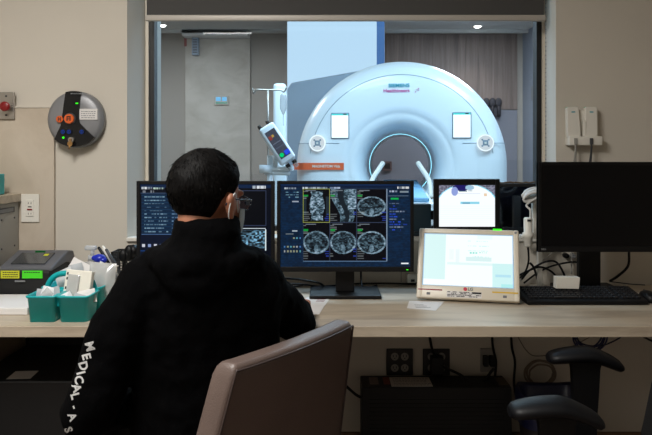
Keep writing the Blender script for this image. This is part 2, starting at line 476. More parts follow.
# roller blind in the window head
t = thing('roller_blind', 'dark grey roller blind with pale metal hem bar at the top of the observation window', 'blind', (0.1, 3.15, 1.917))
MB().cyl((-.80, 3.15, 2.125), (.97, 3.15, 2.125), 0.026).build('roller', M_dgrey, t)
M_fab = mat('blind_fabric', (70, 69, 68), 0.85, bump=0.1, bscale=500)
MB().box(-.80, .972, 3.122, 3.126, 1.94, 2.13).build('blind_fabric', M_fab, t)
M_bar = mat('hem_bar', (182, 176, 168), 0.45, 0.1)
MB().box(-.806, .978, 3.112, 3.136, 1.917, 1.944, 0.005, 3).build('hem_bar', M_bar, t)
b = MB()
for x in (.989,):
    for k in range(46):
        b.ball((x, 3.15, 2.10 - k * 0.0195), 0.0028, seg=8)
    b.tube([(x, 3.15, 2.12), (x, 3.15, 1.2)], 0.0008, 6, 1)
b.build('bead_chain', M_grey, t)
MB().box(.975, 1.0, 3.12, 3.18, 2.09, 2.16, 0.003).build('roller_bracket', M_dgrey, t); MB().box(-.83, -.805, 3.12, 3.18, 2.09, 2.16, 0.003).build('roller_bracket', M_dgrey, t)

# ceiling lamps
def ceiling_light(x, y, z, sx, sy, label, group, es, colr):
    t = thing('ceiling_light', label, 'ceiling light', (x, y, z), group)
    b = MB(); 
    b.box(x - sx / 2 - .03, x + sx / 2 + .03, y - sy / 2 - .03, y - sy / 2, z - .03, z); b.box(x - sx / 2 - .03, x + sx / 2 + .03, y + sy / 2, y + sy / 2 + .03, z - .03, z)
    b.box(x - sx / 2 - .03, x - sx / 2, y - sy / 2, y + sy / 2, z - .03, z); b.box(x + sx / 2, x + sx / 2 + .03, y - sy / 2, y + sy / 2, z - .03, z)
    b.build('light_frame', M_white, t)
    MB().box(x - sx / 2, x + sx / 2, y - sy / 2, y + sy / 2, z - .02, z - .012).build('diffuser', emis('lamp_diffuser', colr, es), t)
ceiling_light(-0.9, 0.95, 2.75, .58, 1.15, 'rectangular ceiling light behind and left of the seated person', 'control room ceiling lights', 1.5, (255, 240, 220))
ceiling_light(-1.12, -0.9, 2.75, .58, 1.15, 'rectangular ceiling light at the back of the control room', 'control room ceiling lights', 0.8, (255, 240, 220))
ceiling_light(-0.2, 5.2, 3.15, 1.15, 1.15, 'square cool white ceiling light left of the scanner front', 'scanner room ceiling lights', 3, (205, 230, 255))
ceiling_light(2.0, 5.6, 3.15, 1.15, 1.15, 'square cool white ceiling light right of the scanner front', 'scanner room ceiling lights', 3, (205, 230, 255))
ceiling_light(0.1, 4.0, 3.15, 1.15, .6, 'added long cool blue ceiling light just behind the observation window', 'scanner room ceiling lights', 3, (190, 220, 255))  # unseen panel, added to turn the jambs blue
ceiling_light(-1.9, 8.2, 3.15, 1.15, 1.15, 'added square cool white ceiling light behind the scanner on the left', 'scanner room ceiling lights', 3, (215, 235, 255))  # unseen panels left and right, added to lift the dark walls
ceiling_light(2.1, 8.4, 3.15, 1.15, 1.15, 'added square cool white ceiling light behind the scanner on the right', 'scanner room ceiling lights', 3, (215, 235, 255))
def downlight(x, y, label, power, blend=1.0):
    t = thing('recessed_spotlight', label, 'spotlight', (x, y, 3.15), 'recessed spotlights in the scanner room ceiling')
    b = MB(); 
    rings = []
    for r_, z_ in ((.075, 3.15), (.078, 3.142), (.055, 3.141), (.05, 3.149)):
        rings.append([(x + r_ * math.cos(a * PI / 12), y + r_ * math.sin(a * PI / 12), z_) for a in range(24)])
    b.loft(rings).build('trim_ring', M_white, t)
    MB().cyl((x, y, 3.143), (x, y, 3.128), .048, .035).build('lens', emis('spot_lens', (255, 250, 240), 14), t)
    l = bpy.data.lights.new('spot', 'SPOT'); l.energy = power; l.spot_size = R(110); l.spot_blend = blend; l.color = (1, .93, .86); l.shadow_soft_size = .05
    lo = bpy.data.objects.new('spot_lamp', l); COL.objects.link(lo); lo.location = (0, 0, -.03); lo.parent = t
    return t
downlight(2.15, 9.93, 'bright recessed ceiling spotlight above the wood wall panel', 45)
downlight(-2.3, 9.85, 'small recessed ceiling spotlight at far left of the scanner room', 8)
struct(MB().box(-2.10, -1.135, 10.2, 10.5, 3.06, 3.15).build('trim_8', mat('lit_strip_white', (225, 225, 222), .7)))  # white box whose colour stands in for a lit strip of ceiling

# ------------------------------------------------------------------ the scanner
CX, CZ = .733, 1.21
t = thing('mri_scanner', 'large white ring-shaped scanner with round bore in the room behind the glass', 'medical scanner', (CX, 7.5, 0))
def arch(r, q, y, n=128):
    pts = []
    for k in range(n):
        a = 2 * PI * k / n; c, s_ = math.cos(a), math.sin(a)
        x, z = r * c, r * s_
        if s_ < 0 and q > 0:
            m_ = max(abs(c), abs(s_) * r / 1.15)
            x = x * (1 - q) + q * r * c / m_; z = z * (1 - q) + q * r * s_ / m_
        pts.append((CX + x, y, CZ + z))
    return pts
prof = [(.348, 0, 8.95), (.348, 0, 7.25), (.356, 0, 7.1), (.38, 0, 6.98), (.43, 0, 6.89), (.50, .0, 6.865), (.522, .0, 6.87), (.53, .02, 6.862),
        (.60, .1, 6.855), (.75, .35, 6.855), (.875, .7, 6.862), (.895, .75, 6.868), (.905, .78, 6.872), (.95, .85, 6.885), (1.0, .95, 6.93), (1.043, 1, 7.0), (1.056, 1, 7.10)]
b = MB(); b.loft([arch(r, q, y) for r, q, y in prof] + [arch(1.056, 1, 7.35), arch(1.0, 1, 7.40), arch(.97, 1, 7.42), arch(.97, 1, 8.85), arch(.93, 1, 8.95), arch(.348, 0, 8.95)], caps=False)
b.build('gantry_cover', M_mri, t)
# glowing ring light inside the bore
b = MB(); 
b.loft([[(CX + r_ * math.cos(2 * PI * k / 96), y_, CZ + r_ * math.sin(2 * PI * k / 96)) for k in range(96)] for r_, y_ in ((.3475, 7.90), (.345, 7.905), (.345, 7.92), (.3475, 7.925))], caps=False)
b.build('bore_ring_light', emis('bore_light', (150, 235, 255), 3), t)
# face seams
b = MB()
for sg in (-1, 1):
    b.tube([(CX + sg * 1.03, 6.985, 1.435), (CX + sg * .95, 6.875, 1.435), (CX + sg * .60, 6.852, 1.435)], .0035, 6)
b.tube([(CX + .90 * math.cos(a), 6.868, CZ + .90 * math.sin(a)) for a in np.linspace(R(8), R(172), 40)], .003, 6, 1)
b.build('cover_seam', M_seam, t)
# left service cover beside the ring
b = MB(); b.prism([(-.49, .02), (-.49, 2.02), (-.44, 2.10), (.30, 2.22), (.30, .02)], 7.42, 8.6, axis='y', bev=.02)
b.build('side_cover', M_mrigrey, t)
# screens, control knobs
def knob(x, z, y=6.85):
    b = MB(); b.cyl((x, y + .01, z), (x, y - .03, z), .075, .068, 40)
    k = b.build('control_knob', emis('knob_face', (232, 242, 248), .9), t)
    rings = [[(x + r_ * math.cos(2 * PI * i / 40), y_, z + r_ * math.sin(2 * PI * i / 40)) for i in range(40)] for r_, y_ in ((.076, y - .012), (.082, y - .02), (.078, y - .03), (.070, y - .031))]
    lab(MB().loft(rings, caps=False).build('ring_light', emis('knob_ring', (240, 250, 255), 1.3), k), 'glowing white rim')
    b = MB(); b.box(x - .026, x + .026, y - .034, y - .03, z - .026, z + .026)
    for sx in (-1, 1):
        for sz in (-1, 1): b.box(x + sx * .03 - .008, x + sx * .03 + .008, y - .0345, y - .03, z + sz * .03 - .008, z + sz * .03 + .008)
    b.build('button_pad', M_seam, k)
    MB().box(x - .01, x + .01, y - .038, y - .034, z - .01, z + .01).build('button', M_white, k)
for sx in (-1, 1):
    knob(CX + sx * .815, 1.32 + 12 / 700 * 6.85)
    x = CX + sx * .593; z = 1.32 + 29.5 / 700 * 6.85
    f = MB().box(x - .092, x + .092, 6.842, 6.862, z - .128, z + .128, .012, 3).build('display_frame', M_seam, t)
    pc = Pic(30, 44, (240, 250, 252)); pc.rect(0, 0, 1, .06, (60, 190, 190)); pc.rect(.7, 0.01, .9, .05, (20, 60, 60)); pc.rect(.2, .3, .8, .32, (215, 235, 240)); pc.rect(.2, .5, .7, .52, (215, 235, 240))
    d = screen('display', pc, x - .082, x + .082, z - .118, z + .118, 6.8405, Matrix(), 1.7, t)
# orange model stripe
zz = 1.32 - 11.5 / 700 * 6.84
b = MB(); b.box(CX - 1.0, CX - .555, 6.838, 6.862, zz - .034, zz + .034)
b.prism([(CX - 1.075, 7.0), (CX - 1.0, 6.86), (CX - .96, 6.86), (CX - .96, 6.838), (CX - 1.01, 6.838), (CX - 1.085, 6.99)], zz - .034, zz + .034)
st = b.build('model_stripe', mat('orange_stripe', (222, 92, 42), .5), t)
text('MAGNETOM Vida', .036, Matrix.Translation((CX - .73, 6.837, zz)) @ TXT, M_white, 'lettering', st, bold=.0008)
M_cyan_i = mat('teal_ink', (0, 150, 170), .5); M_mag_i = mat('magenta_ink', (200, 60, 140), .5)
a = P(399.5, 85.5, 6.85)
text('SIEMENS', .048, Matrix.Translation((a.x, 6.849, a.z)) @ TXT, M_cyan_i, 'maker_lettering', t, bold=.0014, sx=1.15)
a = P(397, 90.6, 6.85)
text('Healthineers', .050, Matrix.Translation((a.x, 6.849, a.z)) @ TXT, M_mag_i, 'maker_lettering', t, bold=.0008)
b = MB(); 
for k in range(7): b.ball((a.x + .20 + .018 * math.cos(k), 6.849, a.z + .018 * math.sin(k * 1.3)), .004, seg=8)
b.build('maker_dots', M_mag_i, t)
t.rotation_euler.z = R(-6); t.location.x += .063
# table in the bore
tb = thing('patient_table', 'white patient table running into the bore of the ring scanner', 'table', (CX, 5.5, 0))
b = MB(); b.box(CX - .24, CX + .24, 4.9, 8.6, .93, .985, .02, 3); b.build('table_top', M_mri, tb)
b = MB(); b.box(CX - .27, CX + .27, 4.85, 6.8, .80, .925, .03, 3); b.box(CX - .2, CX + .2, 5.1, 6.75, .05, .80, .03, 3); b.box(CX - .28, CX + .28, 5.0, 6.8, 0, .06, .02)
b.build('table_base', M_mri, tb)
b = MB(); b.box(CX - .20, CX + .20, 4.95, 8.5, .985, 1.02, .014, 3); b.build('mattress', mat('blue_mattress', (120, 170, 205), .6), tb)
for sx in (-1, 1):
    b = MB(); b.tube([(CX + sx * .275, 6.35, .93), (CX + sx * .262, 6.45, 1.08), (CX + sx * .20, 6.6, 1.19), (CX + sx * .165, 6.66, 1.245)], .023, 12)
    b.build('side_grip', M_white, tb)
tb.rotation_euler.z = R(-6); tb.location = (CX - .147, 5.5, 0)
# bright panel above/behind the scanner
t = thing('illuminated_wall_panel', 'tall glowing pale blue panel rising behind the left half of the scanner', 'lit panel', (.1, 9.1, 0))
MB().box(-.50, .76, 9.06, 9.16, 1.95, 3.13, .01).build('panel_box', M_mrigrey, t)
lab(MB().box(-.50, .655, 9.045, 9.06, 1.96, 3.12).build('glowing_face', emis('panel_glow', (196, 228, 250), 1.1), t), 'glowing pale blue face')
lab(MB().box(.655, .755, 9.045, 9.06, 1.96, 3.12).build('edge_band', emis('panel_edge', (92, 140, 205), .75), t), 'deeper blue glowing right edge')

# contrast injector
t = thing('contrast_injector', 'white contrast injector with tilted head and display on a stand left of the scanner', 'medical device', (-.42, 5.2, 0))
c = P(277, 144, 5.15)
A = facing(c, R(8), R(-6), R(-33))
MB(A).box(-.062, .062, -.05, .05, -.155, .155, .018, 4).build('head', M_mri, t)
pc = Pic(20, 36, (58, 66, 84)); pc.rect(.1, .62, .9, .64, (90, 100, 120)); pc.rect(.1, .18, .35, .3, (150, 50, 40)); pc.rect(.38, .18, .62, .26, (200, 160, 60)); pc.rect(.1, .45, .9, .46, (110, 120, 140))
screen('head_display', pc, -.042, .042, -.115, .11, -.0505, A, .9, t)
b = MB(A); b.cyl((-.022, -.05, -.09), (-.022, -.058, -.09), .016); lab(b.build('start_button', emis('green_button', (0, 200, 110), 1.2), t), 'lit green button')
b = MB(A); b.box(.004, .044, -.058, -.05, -.108, -.072, .006); lab(b.build('stop_button', emis('blue_button', (30, 70, 230), 1.0), t), 'lit blue button')
b = MB(A); b.cyl((-.04, 0, .155), (-.04, 0, .185), .014); b.cyl((.03, 0, .155), (.03, 0, .185), .014); b.build('plunger_cap', M_black, t)
b = MB(A); b.cyl((-.02, 0, -.155), (-.02, 0, -.22), .015); b.cyl((.035, 0, -.155), (.035, 0, -.22), .015); b.build('syringe', M_clear, t)
b = MB(A); b.box(-.036, -.006, -.016, .016, -.19, -.165); b.box(.02, .05, -.016, .016, -.19, -.165); b.build('syringe_clamp', M_black, t)
c2 = P(270, 169, 5.2)
b = MB(); b.cyl((c2.x, 5.2, .05), (c2.x, 5.2, c2.z + .10), .022); b.cyl((c2.x - .03, 5.2, c2.z - .03), (c2.x - .03, 5.2, c2.z + .03), .05); b.build('stand_pole', M_mri, t)
b = MB(); b.tube([(c2.x - .03, 5.2, c2.z + .0), (c2.x + .1, 5.2, c2.z), (c2.x + .17, 5.17, c2.z + .01)], .022, 12); b.tube([(c2.x - .04, 5.2, c2.z - .03), (c2.x + .15, 5.18, c2.z - .035)], .014, 10)
b.tube([(c2.x + .04, 5.2, c2.z), (c.x, 5.2, c.z)], .018, 10)
b.build('arm', M_mri, t)
b = MB(); b.cyl((c2.x, 5.2, 0.02), (c2.x, 5.2, .06), .05)
for k in range(5):
    a = 2 * PI * k / 5; b.tube([(c2.x, 5.2, .06), (c2.x + .28 * math.cos(a), 5.2 + .28 * math.sin(a), .05)], .018, 8, 1); b.ball((c2.x + .28 * math.cos(a), 5.2 + .28 * math.sin(a), .03), .03, seg=12)
b.build('wheeled_base', M_mri, t)
h0 = P(268, 126, 5.25); h1 = P(268, 90, 5.25)
b = MB(); b.tube([(h0.x, 5.25, c2.z), (h1.x, 5.25, h1.z)], .007, 8, 1)
hl = P(253, 92, 5.25); hr = P(284, 90, 5.25)
b.tube([(hl.x - .005, 5.25, hl.z + .025), (hl.x + .005, 5.25, hl.z - .008), (hl.x + .03, 5.25, h1.z), (h1.x, 5.25, h1.z), (hr.x - .03, 5.25, h1.z), (hr.x, 5.25, hr.z - .012), (hr.x + .02, 5.25, hr.z + .02)], .0065, 8)
b.build('drip_pole', M_steel, t)
ob = MB(); ob.loft([[(hr.x - .005 + .026 * w_ * math.cos(a), 5.25 + .009 * w_ * math.sin(a), hr.z - .02 - z_) for a in np.linspace(0, 2 * PI, 17)[:-1]] for w_, z_ in ((.3, 0), (.9, .02), (1, .06), (.95, .12), (.5, .15), (.12, .17), (.1, .25))])
tag(ob.build('drip_bag', M_film), 'clear drip bag hanging on the hooked pole left of the scanner', 'drip bag')
t = thing('equipment_column', 'slim white rounded column standing between the injector and the scanner', 'column', (-.38, 6.0, 0))
xa, xb = P(273, 0, 6).x, P(286, 0, 6).x
b = MB(); b.box(xa, xb, 6.0, 6.25, .1, P(0, 83, 6).z, .03, 4); b.build('column_body', M_mri, t)
b = MB(); b.box(xa - .05, xb + .05, 5.9, 6.35, 0, .1, .02); b.build('column_base', M_mri, t)
# small wall devices in the scanner room
a = P(221.5, 100.5, 10.44)
t = thing('wall_display', 'small wall device with two lit blue squares on the pale stone panel', 'wall display', (a.x, 10.44, a.z - .06))
MB().box(a.x - .11, a.x + .11, 10.42, 10.45, a.z - .07, a.z + .07, .008).build('housing', mat('device_grey', (186, 180, 168), .6), t)
for sx in (-1, 1):
    MB().box(a.x + sx * .045 - .035, a.x + sx * .045 + .035, 10.414, 10.42, a.z - .01, a.z + .05).build('lit_square', emis('lit_blue', (120, 190, 235), 1.1), t)
MB().box(a.x - .085, a.x + .085, 10.414, 10.42, a.z - .045, a.z - .03).build('lit_bar', emis('lit_green', (90, 170, 150), .9), t)
a = P(196, 47, 10.44)
t = thing('wall_speaker', 'grey box speaker high on the pale stone panel at left of the scanner room', 'speaker', (a.x, 10.44, a.z))
MB().box(a.x - .05, a.x + .05, 10.36, 10.45, a.z - .13, a.z + .13, .01).build('cabinet', M_mrigrey, t)
b = MB(); 
for k in range(9): b.box(a.x - .035, a.x + .035, 10.355, 10.36, a.z - .10 + k * .024, a.z - .09 + k * .024)
b.build('grille', M_dgrey, t)
a = P(186, 42, 10.49)
tag(MB().box(a.x - .02, a.x + .02, 10.44, 10.5, a.z - .07, a.z + .07, .01).build('red_reflection', mat('reflection_red', (150, 84, 80), .5)), 'small red block standing in for a faint reflection high on the wall left of the box speaker', 'reflection')  # a faint reddish reflection, modelled as a solid red block
a = P(492, 108, 10.4)
t = thing('dark_wall_shape', 'dark shape mounted on the wood wall right of the scanner', 'wall shape', (a.x, 10.42, a.z))  # dark plate on the wall with three rounded pieces before it
b = MB(); b.box(a.x - .14, a.x + .14, 10.4, 10.46, a.z - .13, a.z + .10, .02); b.build('shape_panel', mat('shape_dark', (62, 60, 66), .7), t)
for sx in (-1, 0, 1):
    b = MB(); b.ball((a.x + sx * .09, 10.37, a.z + .08), (.05, .03, .07)); b.cyl((a.x + sx * .09, 10.37, a.z + .05), (a.x + sx * .09, 10.37, a.z - .12), .02); b.build('hanging_piece', mat('shape_dark', (52, 50, 56), .7), t)
a = P(387, 166, 10.44)
t = thing('wall_outlet_box', 'small dark outlet box on the far wall seen through the scanner bore', 'outlet', (a.x, 10.44, a.z))
MB().box(a.x - .07, a.x + .07, 10.41, 10.44, a.z - .07, a.z + .07, .006).build('plate', mat('outlet_taupe', (88, 64, 62), .6), t)
MB().box(a.x - .04, a.x + .04, 10.405, 10.41, a.z - .04, a.z + .04).build('socket_face', M_black, t)
a = P(521, 93, 9.9)
tag(MB().box(2.92, 2.95, 9.85, 9.98, a.z - .1, a.z + .1, .006).build('wall_thermostat', M_grey), 'small grey control plate on the pale right wall of the scanner room', 'control plate')

# ------------------------------------------------------------------ desk
t = thing('desk', 'long built-in desk with pale streaked laminate top below the window', 'desk', (0, 2.7, 0))
b = MB(); b.box(-1.34, 2.5, 2.33, 3.07, .713, .75, .002); b.build('desk_top', M_desk, t)
b = MB(); b.box(-1.34, -1.31, 2.36, 3.05, .0, .713); b.build('end_panel', M_desk, t)
b = MB(); b.box(2.46, 2.5, 2.36, 3.05, 0, .713); b.build('end_panel', M_desk, t)
M_under = mat('desk_bracket', (60, 54, 48), .6)
for x in (-.62, 1.62):
    MB().prism([(3.07, .713), (2.6, .713), (2.6, .69), (3.04, .45), (3.07, .45)], x, x + .02, axis='x').build('bracket', M_under, t)

# ------------------------------------------------------------------ monitors
def monitor(x0, x1, zb, zt, y, name, label, pic, strength, base=None, led=True, rz=0.0, group=None, bez=(.016, .016, .022), logo=None):
    cx = (x0 + x1) / 2; W = x1 - x0
    t = thing(name, label, 'monitor', (cx, y + .12, .751), group)
    A = Matrix.Translation((cx, y, 0)) @ Matrix.Rotation(rz, 4, 'Z')
    x0, x1 = -W / 2, W / 2; l, tp, bt = bez
    b = MB(A); rectframe(b, x0, x1, zb, zt, 0, .022, .001)  # thin lip
    b.box(x0, x0 + l, 0, .022, zb, zt, .002); b.box(x1 - l, x1, 0, .022, zb, zt, .002)
    b.box(x0 + l, x1 - l, 0, .022, zb, zb + bt, .002); b.box(x0 + l, x1 - l, 0, .022, zt - tp, zt, .002)
    b.box(x0 + .004, x1 - .004, .012, .03, zb + .004, zt - .004, .004)
    b.box(x0 + .09, x1 - .09, .03, .05, zb + .05, zt - .05, .012, 3)
    b.build('monitor_case', M_black, t)
    if pic is None:
        MB(A).box(x0 + l, x1 - l, .004, .0125, zb + bt, zt - tp).build('screen', mat('dark_screen', (5, 5, 7), .35, spec=.2), t)
    else:
        screen('screen', pic, x0 + l, x1 - l, zb + bt, zt - tp, .004, A, strength, t)
    # stand
    nw, bw, bd, by = base[:4]; ny = base[4] if len(base) > 4 else .05
    b = MB(A); b.box(-nw / 2, nw / 2, ny, ny + .035, .766, (zb + zt) / 2, .004); b.box(-.05, .05, .03, ny + .01, (zb + zt) / 2 - .05, (zb + zt) / 2 + .05, .004)
    b.build('stand_neck', M_black, t)
    b = MB(A); b.box(-bw / 2, bw / 2, by, by + bd, .7505, .766, .004); b.build('stand_base', M_black, t)
    if led:
        MB(A).box(x1 - .030, x1 - .022, -.0012, .001, zb + .007, zb + .0095).build('power_light', M_ledg, t)
    if logo:
        text(logo, .009, A @ Matrix.Translation((x0 + .022, -.0006, zb + .011)) @ TXT, M_grey, 'logo', t, bold=.0002)
    return t

NAVY = (8, 32, 56)
# centre monitor picture
pc = Pic(300, 190, NAVY)
n = smooth_noise(pc.h, pc.w, 60, 5)[:, :, None]; pc.a *= (0.75 + 0.5 * n)
for k in range(48): pc.rect(0, k / 48, 1, k / 48 + .004, (6, 18, 42), .7)
pc.rect(0, 0, 1, .035, (5, 22, 50)); pc.rect(0, 0, 1, .012, (20, 60, 110), .6)
pc.textline(.03, .12, .035, .022, (200, 205, 210), .95); pc.textline(.17, .36, .03, .03, (180, 190, 200), .9); pc.textline(.38, .46, .03, .02, (150, 165, 190), .7)
pc.textline(.90, .99, .025, .03, (220, 220, 220), .9)
for k in range(3): pc.textline(.04, .14, .09 + k * .03, .012, (120, 160, 175), .8)
pc.rect(.09, .20, .14, .215, (140, 150, 165)); pc.rect(.04, .6, .1, .606, (140, 150, 150))
pc.rect(.09, .56, .13, .575, (150, 160, 170))
for i in range(6):
    for j, yy in enumerate((.64, .745, .80)):
        if j == 0 and i < 3: continue
        c = random.choice([(90, 160, 170), (150, 150, 120), (80, 130, 190), (170, 170, 170)])
        pc.rect(.025 + i * .024, yy, .038 + i * .024, yy + .025, c, .8)
tx = [.172, .379, .588, .817]; ty = [.055, .465, .93]
for i in range(3):
    for j in range(2):
        kind = ['coronal', 'sagittal', 'axial'][i] if j == 0 else 'axial'
        scan(pc, tx[i], ty[j], tx[i + 1], ty[j + 1], kind, 40 + i * 7 + j * 3)
        pc.frame(tx[i], ty[j], tx[i + 1], ty[j + 1], (40, 50, 70))
pc.frame(tx[0], ty[0], tx[1], ty[1], (150, 155, 60))
pc.rect(.817, .055, .822, .93, (120, 140, 160)); pc.rect(.172, .93, .82, .937, (100, 130, 160))
pc.textline(.84, .9, .075, .02, (170, 180, 200), .9); pc.rect(.92, .08, .985, .10, (160, 170, 175), .7); pc.rect(.83, .135, .985, .142, (120, 140, 160), .8)
pc.rect(.85, .165, .91, .185, (10, 160, 70))
for k in range(11): pc.textline(.84, random.uniform(.91, .98), .225 + k * .032, .014, (40, 70, 190) if k % 3 else (120, 130, 150), .75)
pc.rect(.93, .955, .985, .97, (220, 225, 230))
mon_c = monitor(-.195, .349, .856, 1.217, 2.78, 'monitor', 'black monitor in the centre showing six scan images', pc, 1.15, (.075, .285, .20, -.02), group='desktop monitors', bez=(.014, .014, .020))

# left monitor picture
pc = Pic(220, 140, (3, 8, 20))
pc.rect(0, 0, 1, .04, (8, 30, 60)); pc.textline(.01, .09, .03, .025, (200, 205, 210), .95); pc.textline(.10, .18, .035, .02, (170, 190, 180), .9); pc.textline(.22, .40, .03, .03, (200, 190, 160), .9)
pc.textline(.86, .975, .015, .035, (210, 215, 220), .9)
pc.rect(.01, .11, .70, .60, (9, 32, 56)); pc.rect(.0, .10, .70, .108, (70, 90, 120), .8)
pc.textline(.02, .1, .075, .025, (190, 195, 200), .9)
for k in range(11):
    pc.rect(.01, .13 + k * .042, .70, .133 + k * .042, (20, 60, 90), .6); pc.textline(.03, .17 + random.uniform(0, .07), .143 + k * .042, .012, (110, 140, 160), .8); pc.textline(.24, .34, .143 + k * .042, .012, (100, 130, 160), .7); pc.textline(.5, .66, .143 + k * .042, .012, (90, 120, 150), .6)
pc.rect(.01, .60, .70, .605, (70, 100, 140)); pc.rect(0, .61, .70, .9, (4, 14, 34))
for k in range(8): pc.rect(.015 + k * .045, .72, .035 + k * .045, .76, (150, 170, 220) if k % 2 else (230, 230, 240), .8)
pc.rect(0, .80, .7, .803, (30, 70, 130))
pc.rect(.72, .06, .97, .5, (2, 4, 9)); pc.frame(.72, .07, .965, .5, (50, 60, 85)); pc.rect(.70, .06, .705, 1, (35, 50, 80))
pc.rect(.72, .525, .96, .535, (200, 210, 220))
X, Y = pc.grid(); nn = smooth_noise(pc.h, pc.w, 70, 9); ins = (X > .74) & (X < .955) & (Y > .55) & (Y < .77)
l = np.clip((nn - .25) * 1.6, .05, 1) * np.where(abs(X - .88 - .05 * np.sin(Y * 14)) < .05, 1, .7)
pc.a[ins] = np.stack([l * .55, l * .8, l * .95], -1)[ins]
pc.rect(.955, .54, .962, .8, (200, 215, 220))
monitor(-.750, -.204, .856, 1.217, 2.77, 'monitor', 'black monitor on the left, half hidden behind the seated person, with blue lists', pc, 1.15, (.075, .285, .20, -.02), group='desktop monitors', bez=(.014, .014, .020))
monitor(.824, 1.372, .943, 1.293, 2.72, 'monitor', 'large black switched-off monitor on the right above the keyboard', None, 0, (.09, .25, .19, .135, .19), led=False, group='desktop monitors', bez=(.014, .012, .022), logo='DELL')

# small camera monitor
pc = Pic(112, 90, (246, 252, 255))
X, Y = pc.grid()
rr = ((X - .5) / .56) ** 2 + ((Y - .52) / .55) ** 2
out = (rr > 1) & (Y < .5)
n1 = smooth_noise(pc.h, pc.w, 40, 3)
pc.a[out] = (np.stack([.25 + .35 * n1, .26 + .34 * n1, .32 + .36 * n1], -1))[out]
edge = (rr > .93) & (rr <= 1.0) & (Y < .5); pc.a[edge] = (.55, .85, .95)
blob = (((X - .40) / .16) ** 2 + ((Y - .06) / .08) ** 2 < 1); pc.a[blob] = (.12, .1, .38)
blob = (((X - .28) / .06) ** 2 + ((Y - .15) / .11) ** 2 < 1); pc.a[blob] = (.55, .62, .85)
blob = (((X - .55) / .08) ** 2 + ((Y - .06) / .06) ** 2 < 1); pc.a[blob] = (.6, .75, .85)
pc.rect(.36, .13, .50, .15, (60, 90, 110)); pc.rect(.52, .13, .60, .145, (70, 100, 120)); pc.rect(.34, .2, .74, .21, (205, 215, 230))
pc.rect(.38, .40, .72, .46, (110, 200, 225), .8); pc.rect(.42, .42, .55, .45, (70, 110, 150), .8); pc.rect(.80, .2, .86, .27, (225, 190, 150), .8)
for k in range(10): pc.rect(0.02, .5 + k * .05, .98, .5 + k * .05 + .01, (228, 240, 244), .6)
a = P(434, 179, 2.95); c = P(500, 232, 2.95)
t = thing('camera_monitor', 'small black monitor with glowing white picture behind the white display', 'monitor', ((a.x + c.x) / 2, 2.99, .751))
b = MB(); x0, x1, zt, zb = a.x, c.x, a.z, c.z
b.box(x0, x0 + .022, 2.95, 2.975, zb, zt, .003); b.box(x1 - .020, x1, 2.95, 2.975, zb, zt, .003); b.box(x0 + .02, x1 - .02, 2.95, 2.975, zt - .026, zt, .003); b.box(x0 + .02, x1 - .02, 2.95, 2.975, zb, zb + .022, .003)
b.box(x0 + .005, x1 - .005, 2.965, 2.99, zb + .005, zt - .005, .005); b.build('monitor_case', M_black, t)
screen('screen', pc, x0 + .022, x1 - .020, zb + .022, zt - .026, 2.956, Matrix(), 1.05, t)
b = MB(); b.box((x0 + x1) / 2 - .03, (x0 + x1) / 2 + .03, 2.985, 3.01, .765, zb + .1, .003); b.build('stand_neck', M_black, t)
b = MB(); b.box((x0 + x1) / 2 - .09, (x0 + x1) / 2 + .09, 2.93, 3.06, .751, .765, .004); b.build('stand_base', M_black, t)

# white medical display leaning back on the desk
t = thing('medical_display', 'white display leaning back on the desk with bright pale screen and red and yellow stripes', 'display', (.53, 2.76, .751))
bl = Vector((.352, 2.735, .765)); br = Vector((.733, 2.645, .765))
ux = (br - bl).normalized(); W = (br - bl).length
up = Vector((0.0, .456, .89)); up = (up - ux * up.dot(ux)).normalized(); nr = ux.cross(up)   # nr points away from the viewer
A = Matrix(((ux.x, nr.x * -1 * -1, up.x, bl.x), (ux.y, nr.y, up.y, bl.y), (ux.z, nr.z, up.z, bl.z), (0, 0, 0, 1)))
if (A.to_3x3() @ Vector((0, 1, 0))).y < 0:
    A = Matrix(((ux.x, -nr.x, up.x, bl.x), (ux.y, -nr.y, up.y, bl.y), (ux.z, -nr.z, up.z, bl.z), (0, 0, 0, 1)))
Hh = .288
b = MB(A)
b.box(0, .022, 0, .03, 0, Hh, .006, 3); b.box(W - .022, W, 0, .03, 0, Hh, .006, 3); b.box(.018, W - .018, 0, .03, 0, .052, .006, 3); b.box(.018, W - .018, 0, .03, Hh - .022, Hh, .006, 3)
b.box(.004, W - .004, .012, .03, .004, Hh - .004, .006, 3); b.box(.02, W - .02, .02, .05, .03, Hh - .02, .012, 3)
b.build('display_case', M_offwhite, t)
pc = Pic(96, 64, (246, 254, 254))
pc.rect(0, 0, .25, .9, (214, 244, 243)); pc.rect(.6, 0, .77, .1, (235, 252, 252)); pc.rect(.77, .55, 1, 1, (205, 242, 242)); pc.rect(.27, .55, .77, .6, (225, 246, 246)); pc.rect(.29, .3, .34, .5, (238, 248, 248)); pc.rect(.36, .3, .41, .55, (234, 246, 248))
for k in range(4): pc.textline(.5, .72, .12 + k * .1, .015, (200, 240, 238), .8)
pc.textline(.52, .60, .35, .02, (130, 225, 210), 1); pc.textline(.62, .70, .345, .02, (150, 230, 215), 1); pc.rect(.48, .44, .76, .52, (215, 240, 240)); pc.rect(.8, .75, .97, .79, (180, 225, 240)); pc.rect(0, .88, .3, 1, (246, 255, 252)); pc.rect(.86, .92, 1, 1, (175, 235, 235))
pc.frame(0, 0, 1, 1, (150, 190, 225))
screen('screen', pc, .021, W - .021, .050, Hh - .021, .004, A, 1.03, t)
y_ = -.0006
lab(MB(A).box(.006, .100, y_, .001, .030, .0355).build('color_stripe', M_red, t), 'red stripe at lower left')
lab(MB(A).box(W - .102, W - .006, y_, .001, .030, .0355).build('color_stripe', mat('yellow_stripe', (214, 176, 40), .5), t), 'yellow stripe at lower right')
